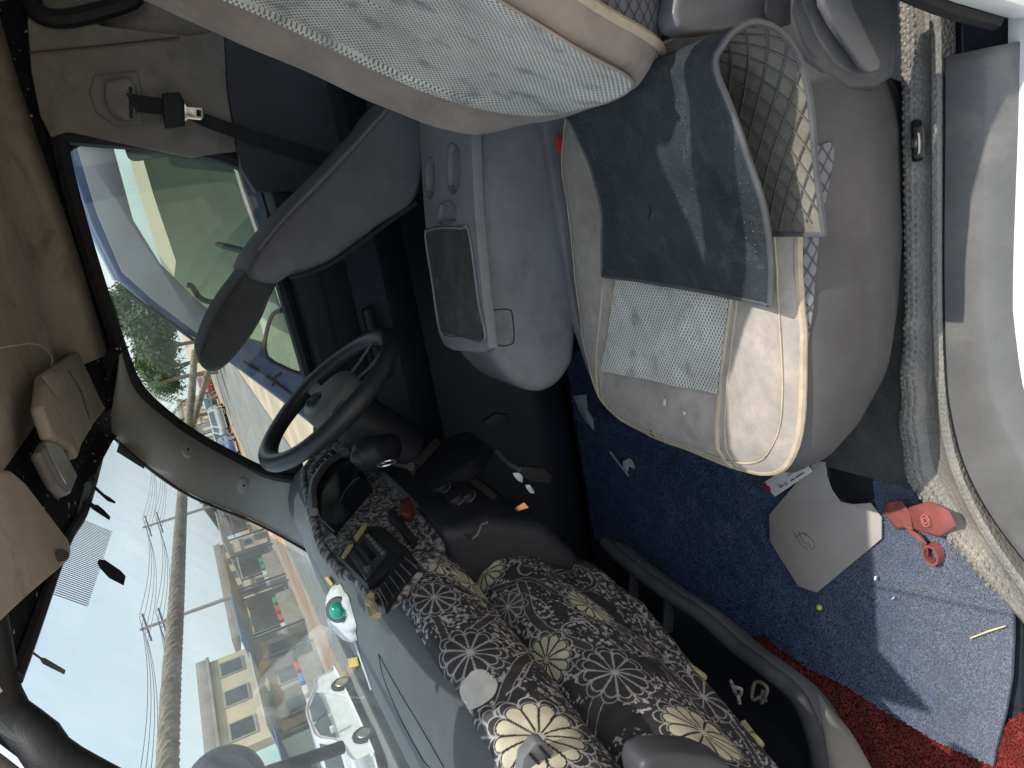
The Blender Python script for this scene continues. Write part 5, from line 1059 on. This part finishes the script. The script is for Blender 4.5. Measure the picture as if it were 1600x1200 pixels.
tube('quarter_trim', crs([tuple(q+np.array([0, -.004, 0])) for q in bw(w2, BY)], 50, True), .008, m_black, bv, 6, True)
for px in ([(196, 455), (260, 500), (330, 552)], [(380, 565), (420, 590), (460, 620), (480, 640)], [(425, 602), (430, 590), (440, 582)]): tube('body_seam', crs([tuple(q+np.array([0, -.001, 0])) for q in bw(px, BY)], 20), .006, m_black, bv, 5)
ruled('roof', [(x, BY+.03, z-.004) for x, z in prof_b[:5]], [(x, BY+1.47, z-.004) for x, z in prof_b[:5]], m_bvb, bv, 16, 6, (0, 0, .05), thick=.01)
ruled('hood', [(x, BY+.03, z-.004) for x, z in prof_b[8:12]], [(x, BY+1.47, z-.004) for x, z in prof_b[8:12]], m_bvb, bv, 12, 4, (-.05, 0, .0), thick=.01)
slab('windshield', [(-.09, BY+.06, 1.67), (-.09, BY+1.44, 1.67), (-.76, BY+1.44, 1.17), (-.76, BY+.06, 1.17)], (-.003, 0, .003), m_gwin, bv, 0)
box('floor', (.8, BY+.75, .35), (3.4, 1.4, .05), m_cream, bv, .01); box('dashboard', (-.55, BY+.75, 1.0), (.45, 1.38, .3), m_cream, bv, .05)
for y_ in (BY+.4, BY+1.1):
    s_ = box('seat_back', (.34, y_, 1.0), (.16, .5, .75), m_dseat, bv, .05, 3, fr=Matrix.Translation((.34, y_, 1.0))@Matrix.Rotation(.25, 4, 'Y')); box('headrest', (.44, y_, 1.45), (.1, .28, .2), m_dseat, s_, .04, 3)
    box('seat_base', (.05, y_, .58), (.55, .5, .2), m_cream, bv, .05, 3)
tube('grab_handle', crs([P(*q, Y=BY+.09) for q in ((292, 445), (300, 448), (312, 465), (328, 472), (332, 468))], 20), .010, m_mid, bv, 8)
bml = np.linspace(0, 6.283, 40, endpoint=False); tube('steering_wheel', [(-.12+.17*math.cos(t)*.45, BY+1.1+.17*math.sin(t), 1.12+.17*math.cos(t)*.9) for t in bml], .013, m_dseat, bv, 8, True)
for x_ in (-.62, 2.0):
    Mx = Matrix.Translation((x_, BY+.02, G0+.32))@Matrix.Rotation(math.pi/2, 4, 'X'); tw = lathe('wheel', [(.01, -.1), (.28, -.1), (.32, -.06), (.32, .06), (.28, .1), (.01, .08)], Mx, m_black, bv, 32)
    lathe('rim', [(.01, .09), (.19, .11), (.2, .08)], Mx, m_steel, tw, 24)
# --- generic car
def make_car(label, colr, group=None, name='parked_car'):
    t = thing(name, label, 'car', (0, 0, 0), group); mb = mat(label[:20], colr, .3, .05, 3, .02, 200, .5, dirt=(.4, .35, .28), ds=2, da=.3, coat=.4); mg = m_cargl
    pr_ = [(-2.1, .35), (-2.15, .62), (-2.0, .82), (-1.15, .95), (-.45, 1.38), (.2, 1.46), (1.05, 1.42), (1.75, 1.02), (2.1, .95), (2.15, .5), (2.1, .3), (-1.9, .25)]
    C = crs([(x, 0, z) for x, z in pr_], 70, True); rings = []
    for y_, k in ((-.80, .9), (-.86, .97), (-.86, 1), (.86, 1), (.86, .97), (.80, .9)):
        q = C*1.0; q[:, 1] = y_*(1-.16*np.clip((q[:, 2]-.9)/.55, 0, 1)); q = q+(np.array([0, 0, .7])-np.array([0, 0, .7]))*0; cz = np.array([0, 0, .75]); q[:, 0] *= (.97+.03*k) if k < 1 else 1; q[:, 2] = cz[2]+(q[:, 2]-cz[2])*k; rings.append(q)
    V, Fc = loft(rings); b = mesh('body', V, Fc, mb, t)
    for s in (-1, 1):
        f = lambda x, z: (x, s*(.864-.139*max(0, (z-.9)/.55))+s*.004, z)
        for w in ([(-.98, .96), (-.45, 1.30), (.12, 1.37), (.16, .95)], [(.24, .95), (.20, 1.37), (.95, 1.33), (1.42, 1.05), (1.3, .97)]): slab('side_window', [f(*q) for q in w], (0, -s*.006, 0), mg, b, 0, smooth=False)
    for w in ([(-1.1, -.68, .985), (-1.1, .68, .985), (-.49, .58, 1.375), (-.49, -.58, 1.375)], [(1.72, -.66, 1.06), (1.72, .66, 1.06), (1.12, .58, 1.405), (1.12, -.58, 1.405)]):
        slab('screen', [(q[0]+(-.012 if q[0] < 0 else .012), q[1], q[2]+.008) for q in w], (0, 0, -.006), mg, b, 0, smooth=False)
    for x_ in (-1.3, 1.3):
        for s in (-1, 1):
            Mx = Matrix.Translation((x_, s*.78, .31))@Matrix.Rotation(-s*math.pi/2, 4, 'X'); w = lathe('wheel', [(.01, -.08), (.26, -.09), (.31, -.06), (.31, .07), (.27, .1), (.01, .08)], Mx, m_black, t, 24); lathe('rim', [(.01, .10), (.17, .112), (.19, .09)], Mx, m_steel, w, 16)
    for s in (-1, 1):
        box('headlight', (-2.05, s*.62, .68), (.14, .3, .12), m_chrome, t, .03); box('mirror', (-.75, s*.97, .98), (.1, .18, .12), mb, t, .03)
    return t
m_cargl = mat('car_window', (.06, .08, .075), .12, .2, 3, 0, 1, .6)
car0 = make_car('white car parked across the road beyond the windshield', (.78, .78, .77))
c = P(505, 1160, D=23); car0.location = (c[0], c[1]-.3, G0); car0.rotation_euler.z = math.pi/2+.03
cars = []
for k, (cl_, nm) in enumerate((((.7, .7, .7), 'white'), ((.10, .14, .3), 'blue'), ((.32, .33, .33), 'silver'), ((.03, .03, .035), 'black'), ((.28, .04, .035), 'red'))):
    t = make_car('small %s car in the far roadside row' % nm, cl_, '%s cars in the far row' % nm); t.location = (-16.3, 52+k*9.5, G0); t.rotation_euler.z = math.pi/2+random.uniform(-.1, .1); cars.append(t)
for k in range(9):
    c = copy_tree(cars[[0, 1, 0, 2, 3, 0, 4, 0][k % 8]]); cars.append(c); c.location = (-15.2-(k % 3)*2.1+random.uniform(-.3, .3), 50+k*6.0, G0); c.rotation_euler.z = random.choice((math.pi/2, -math.pi/2, .4))+random.uniform(-.15, .15)
_ord = ('first', 'second', 'third', 'fourth', 'fifth', 'sixth', 'seventh', 'eighth', 'ninth', 'tenth', 'eleventh', 'twelfth', 'thirteenth', 'last')
for k, c in enumerate(sorted(cars, key=lambda o: o.location.y)):
    c['label'] = c['label'].split(' in the')[0].split(',')[0]+', %s in the far roadside row beyond the wheel' % _ord[k]; c['group'] = 'cars parked in the far roadside row'
# --- stalls and kiosks
def stall(x, y, w, d, h, rc, label, walls=(.3, .27, .22), rot=0):
    t = thing('market_stall', label, 'stall', (0, 0, 0)); mr_ = mat(label[:24], rc, .6, .15, 1.5, .1, 10, .3, dirt=(.35, .3, .24), ds=.8); mw = mat(label[:18]+'w', walls, .9, .2, 2)
    for a_ in (-1, 1):
        for b_2 in (-1, 1): box('post', (a_*w/2*.95, b_2*d/2*.95, h/2), (.1, .1, h), m_dseat, t, .01)
    slab('roof', [(-w/2-.2, -d/2-.3, h-.1), (w/2+.3, -d/2-.3, h+.35), (w/2+.3, d/2+.3, h+.35), (-w/2-.2, d/2+.3, h-.1)], (0, 0, .05), mr_, t, .01)
    box('back_wall', (w/2*-.9, 0, h*.48), (.06, d*.9, h*.9), mw, t, .01); box('counter', (w*.3, 0, .45), (.5, d*.8, .9), mw, t, .03)
    for k in range(4): box('goods', (w*.3, -d*.3+k*d*.2, 1.0), (.35, d*.13, .25), mat('goods%d' % k, random.choice(((.5, .1, .05), (.1, .25, .5), (.6, .5, .1), (.6, .6, .6), (.1, .3, .12))), .7), t, .02)
    t.location = (x, y, G0); t.rotation_euler.z = rot
i = 0
for y, rc, nm in ((13, (.55, .5, .4), 'tan'), (19, (.12, .2, .42), 'deep blue'), (25.5, (.10, .17, .38), 'navy'), (31, (.5, .55, .58), 'pale grey'), (38, (.12, .28, .5), 'bright blue'), (45, (.4, .3, .16), 'brown'), (53, (.6, .62, .62), 'white'), (62, (.45, .1, .07), 'red'), (72, (.55, .56, .55), 'silver'), (84, (.15, .3, .2), 'green')):
    stall(-20.3-random.uniform(0, .8), y, 3.2, 5.2, 2.3+random.uniform(-.2, .4), rc, 'roadside market stall with %s sheet roof across the road' % nm)
# --- buildings
m_wall = mat('beige_render', (.50, .42, .29), .9, .12, .8, .2, 10, .15, dirt=(.33, .28, .2), ds=.6, da=.6); m_pane = mat('dark_pane', (.05, .06, .065), .2, .2, 2, 0, 1, .5); m_trimb = mat('grey_concrete', (.30, .28, .25), .9, .15, 1)
def building(x, y, w, d, h, label, mw, cols, floors, roofc=None, name='building'):
    """w along y (facing the road, +x side), d along x"""
    t = thing(name, label, 'building', (0, 0, 0)); wl = box('wall', (-d/2, 0, h/2), (d, w, h), mw, t, .03)
    fh = h/floors
    for f in range(floors):
        for k in range(cols):
            yy = -w/2+(k+.5)*w/cols; wd = slab('window', [(.0, yy-w/cols*.26, f*fh+fh*.3), (.0, yy+w/cols*.26, f*fh+fh*.3), (.0, yy+w/cols*.26, f*fh+fh*.78), (.0, yy-w/cols*.26, f*fh+fh*.78)], (.06, 0, 0), m_trimb, t, .01)
            slab('pane', [(.062, yy-w/cols*.22, f*fh+fh*.34), (.062, yy+w/cols*.22, f*fh+fh*.34), (.062, yy+w/cols*.22, f*fh+fh*.74), (.062, yy-w/cols*.22, f*fh+fh*.74)], (.01, 0, 0), m_pane, wd, 0)
        box('ledge', (.12, 0, (f+1)*fh-.1), (.28, w+.2, .16), m_trimb, t, .02)
    if roofc: slab('roof', [(.5, -w/2-.4, h-.2), (.5, w/2+.4, h-.2), (-d/2, w/2+.4, h+1.3), (-d/2, -w/2-.4, h+1.3)], (0, 0, .08), roofc, t, .01); slab('roof', [(-d-.5, -w/2-.4, h-.2), (-d-.5, w/2+.4, h-.2), (-d/2-.02, w/2+.4, h+1.3), (-d/2-.02, -w/2-.4, h+1.3)], (0, 0, .08), roofc, t, .01)
    else: box('parapet', (-d/2, 0, h+.25), (d+.3, w+.3, .5), m_trimb, t, .03)
    t.location = (x, y, G0); return t
m_bluer = mat('pale_blue_roofing', (.50, .62, .68), .5, .1, 1.2, .3, 6, .3); m_tanw = mat('tan_block', (.46, .38, .27), .9, .12, .8, dirt=(.3, .25, .18), ds=.5); m_greyw = mat('grey_block', (.38, .37, .35), .9, .12, .8)
b1_ = P(360, 1115, D=40)
building(b1_[0], b1_[1]+1.2, 8.2, 7, 5.1, 'two storey beige block with grey ledges across the road', m_wall, 3, 2)
building(b1_[0]+.6, b1_[1]-7.6, 6.5, 6, 4.9, 'low block with pale green glass front left of beige block', mat('green_front', (.42, .55, .50), .25, .1, .5, 0, 1, .5), 1, 1)
building(-29, 42, 26, 9, 3.6, 'long shed under a pale blue pitched metal roof', m_greyw, 7, 1, m_bluer)
building(-33, 74, 22, 9, 4.2, 'tan block of shops behind the parked cars', m_tanw, 6, 2)
building(-26, 104, 24, 9, 3.4, 'grey shed with rusty roof far down the road', m_greyw, 6, 1, mat('rusty_roof', (.33, .2, .13), .8, .2, 1))
building(-30, 140, 40, 9, 5.4, 'farthest tan block at the end of the road', m_tanw, 9, 2)
# --- poles and wires
m_pole = mat('pole_concrete', (.30, .28, .26), .9, .15, 2)
def pole(x, y, h, lab):
    t = thing('power_pole', lab, 'power pole', (0, 0, 0), None); tube('post', [(0, 0, 0), (0, 0, h*.5), (0, 0, h)], [.15, .12, .09], m_pole, t, 10)
    for z in (h-.4, h-1.3):
        box('crossarm', (0, 0, z), (1.9, .1, .1), m_dseat, t, .01)
        for k in (-.85, -.3, .3, .85): lathe('insulator', [(.005, .2), (.04, .18), (.05, .06), (.02, .0)], Matrix.Translation((k, 0, z+.05)), m_paper, t, 8)
    t.location = (x, y, G0); return t
ph = [(-22, 14, 8.6), (-22.4, 30, 8.8), (-21.8, 47, 8.6), (-22, 66, 8.7), (-22.3, 90, 8.6)]
nmz = ('nearest', 'second', 'third', 'fourth', 'farthest')
for k, (x, y, h) in enumerate(ph): pole(x, y, h, 'tall concrete power pole with two crossarms, %s along the road' % nmz[k])
for k in range(len(ph)-1):
    a_, b_2 = np.array(ph[k]), np.array(ph[k+1]); w = thing('power_line', 'thin black power lines sagging between the %s and %s poles' % (nmz[k], nmz[k+1]), 'power line', tuple(a_[:2])+(8,))
    for o_2 in (-.85, -.3, .3, .85):
        for dz in (-.2, -1.1): tube('wire', [(a_[0]*(1-t)+b_2[0]*t+o_2, a_[1]*(1-t)+b_2[1]*t, (a_[2]*(1-t)+b_2[2]*t)+G0+dz-1.1*4*t*(1-t)*.5) for t in np.linspace(0, 1, 14)], .016, m_black, w, 4)
# --- trees
def leaves(n, cx, rad, size, seed, flat=.75):
    rng = np.random.default_rng(seed); V = []; Fc = []
    cl = rng.normal(size=(26, 3)); cl /= np.linalg.norm(cl, axis=1)[:, None]; cl = cl*rng.uniform(.35, .95, (26, 1))*rad; cl[:, 2] *= flat
    for k in range(n):
        c = cl[rng.integers(26)]+rng.normal(size=3)*rad*.17+cx; d = rng.normal(size=3); d /= np.linalg.norm(d); u = np.cross(d, rng.normal(size=3)); u /= np.linalg.norm(u); s = size*rng.uniform(.6, 1.4); b = len(V)
        V += [c-d*s, c+u*s*.45, c+d*s, c-u*s*.45]; Fc.append((b, b+1, b+2, b+3))
    return np.array(V), Fc
m_leaf = mat('leaf_green', (.075, .12, .035), .6, .5, 1.6, 0, 1, .3); m_leaf2 = mat('leaf_dark', (.045, .08, .03), .6, .5, 1.6, 0, 1, .3); m_bark = mat('bark', (.16, .12, .09), .9, .2, 6, .5, 40)
def tree(x, y, h, rad, lab, m, seed):
    t = thing('tree', lab, 'tree', (0, 0, 0)); tr_ = [tubev([(0, 0, 0), (.1, .05, h*.4), (0, 0, h*.8)], [h*.035, h*.025, h*.01], 8)]
    rr_ = random.Random(seed)
    for k in range(7): tr_.append(tubev([(0, 0, h*(.35+.05*k)), (rr_.uniform(-.4, .4)*rad, rr_.uniform(-.4, .4)*rad, h*.6), (rr_.uniform(-.8, .8)*rad, rr_.uniform(-.8, .8)*rad, h*.85)], [h*.014, h*.01, h*.004], 6))
    V, Fc = join(tr_); mesh('trunk', V, Fc, m_bark, t); V, Fc = leaves(6000, np.array([0, 0, h*.75]), rad, rad*.075, seed); mesh('crown', V, Fc, m, t, smooth=False); t.location = (x, y, G0)
def palm(x, y, h, lab, seed):
    t = thing('palm_tree', lab, 'palm tree', (0, 0, 0)); tube('trunk', [(0, 0, 0), (.2, .1, h*.5), (.1, .2, h)], [.2, .15, .12], m_bark, t, 8); rr_ = random.Random(seed)
    for k in range(16):
        a = k*2.4; up = rr_.uniform(-.3, .9); L_ = rr_.uniform(1.6, 2.4); pts = [np.array((.1, .2, h))+np.array([math.cos(a)*L_*s, math.sin(a)*L_*s, L_*(up*s-1.0*s*s)]) for s in np.linspace(0, 1, 8)]; V = []; Fc = []
        side_ = np.array([-math.sin(a), math.cos(a), 0])
        for j in range(7):
            for sg in (-1, 1):
                for q in (0, .5):
                    p0 = pts[j]*(1-q)+pts[j+1]*q; b = len(V); w = .5*(1-abs(j/7-.4)); V += [p0, p0+(pts[j+1]-pts[j])*.3, p0+side_*sg*w+(pts[j+1]-pts[j])*.8+np.array([0, 0, -.15*w])]; Fc.append((b, b+1, b+2))
        mesh('frond', np.array(V), Fc, m_leaf2, t, smooth=False)
    t.location = (x, y, G0)
for q, D, h, r_, lab, m, sd in (((290, 505), 46, 4.2, 1.7, 'dark leafy tree past the roof of the blue van', m_leaf2, 1), ((285, 540), 52, 4.6, 1.8, 'bright leafy tree in the row past the blue van', m_leaf, 2), ((300, 470), 60, 6.0, 2.2, 'tall dark tree just clear of the blue van roofline', m_leaf2, 4), ((290, 570), 64, 5.0, 1.9, 'low bushy tree nearest the windshield pillar', m_leaf, 3)):
    p = P(*q, D=D); tree(p[0], p[1], h, r_, lab, m, sd)
for q, D, h, lab, sd in (((300, 590), 58, 4.4, 'ragged palm between the leafy trees and the pillar', 5), ((300, 655), 75, 4.6, 'thin far palm beside the windshield pillar', 6)):
    p = P(*q, D=D); palm(p[0], p[1], h, lab, sd)
# --- rope strung in front of the windshield
m_rope = mat('rope_fibre', (.34, .29, .22), .95, .3, 60, .8, 600, .1, dirt=(.14, .12, .1), ds=18)
def rope(path, R_, lab, turns):
    t = thing('rope', lab, 'rope', tuple(path[0])); C = crs(path, int(turns*14)); T = np.gradient(C, axis=0); T /= np.linalg.norm(T, axis=1)[:, None]; ref = np.array([0, 0, 1.]); A_ = np.cross(T, ref); A_ /= np.linalg.norm(A_, axis=1)[:, None]; B_ = np.cross(T, A_)
    ph_ = np.linspace(0, turns*2*math.pi, len(C))
    for k in range(3):
        f = ph_+k*2*math.pi/3; tube('strand', C+R_*.5*(np.cos(f)[:, None]*A_+np.sin(f)[:, None]*B_), R_*.56, m_rope, t, 7)
    return t
def Wo(x, y, o): return Wp(x, y, off=o)
rope([Wo(262, 1260, .07), Wo(262, 1195, .07), Wo(268, 1060, .07), Wo(275, 950, .07), Wo(281, 840, .07), Wo(286, 760, .07), P(292, 690, D=2.75), P(300, 610, D=3.3), P(304, 550, D=3.7)], .0145, 'thick twisted rope stretched across in front of the windshield', 52)
rope([Wo(284, 770, .11), P(291, 700, D=2.8), P(305, 650, D=3.2), P(320, 600, D=3.5), P(330, 560, D=3.8)], .0125, 'thinner second rope dropping away past the windshield pillar', 26)
# round front-corner mirror outside the windshield
fm = thing('corner_mirror', 'dark rounded front corner mirror outside the windshield edge', 'mirror', P(350, 1210, D=1.5))
q_ = np.array(P(352, 1232, D=1.5)); V, Fc = loft([np.array([q_+np.array([.0, 0, 0])+np.array([rr_*math.cos(t)*.75, rr_*math.cos(t)*.65, rr_*math.sin(t)])+np.array([-.6, .75, 0])*h for t in np.linspace(0, 6.283, 32, endpoint=False)]) for rr_, h in ((.052, -.03), (.064, -.02), (.068, 0), (.06, .03), (.04, .05), (.01, .058))]); mesh('shell', V, Fc, mat('mirror_shell', (.03, .035, .06), .5), fm)
tube('stem', [tuple(q_+np.array([-.02, .02, -.06])), tuple(q_+np.array([-.06, .05, -.2]))], .012, m_black, fm, 8)
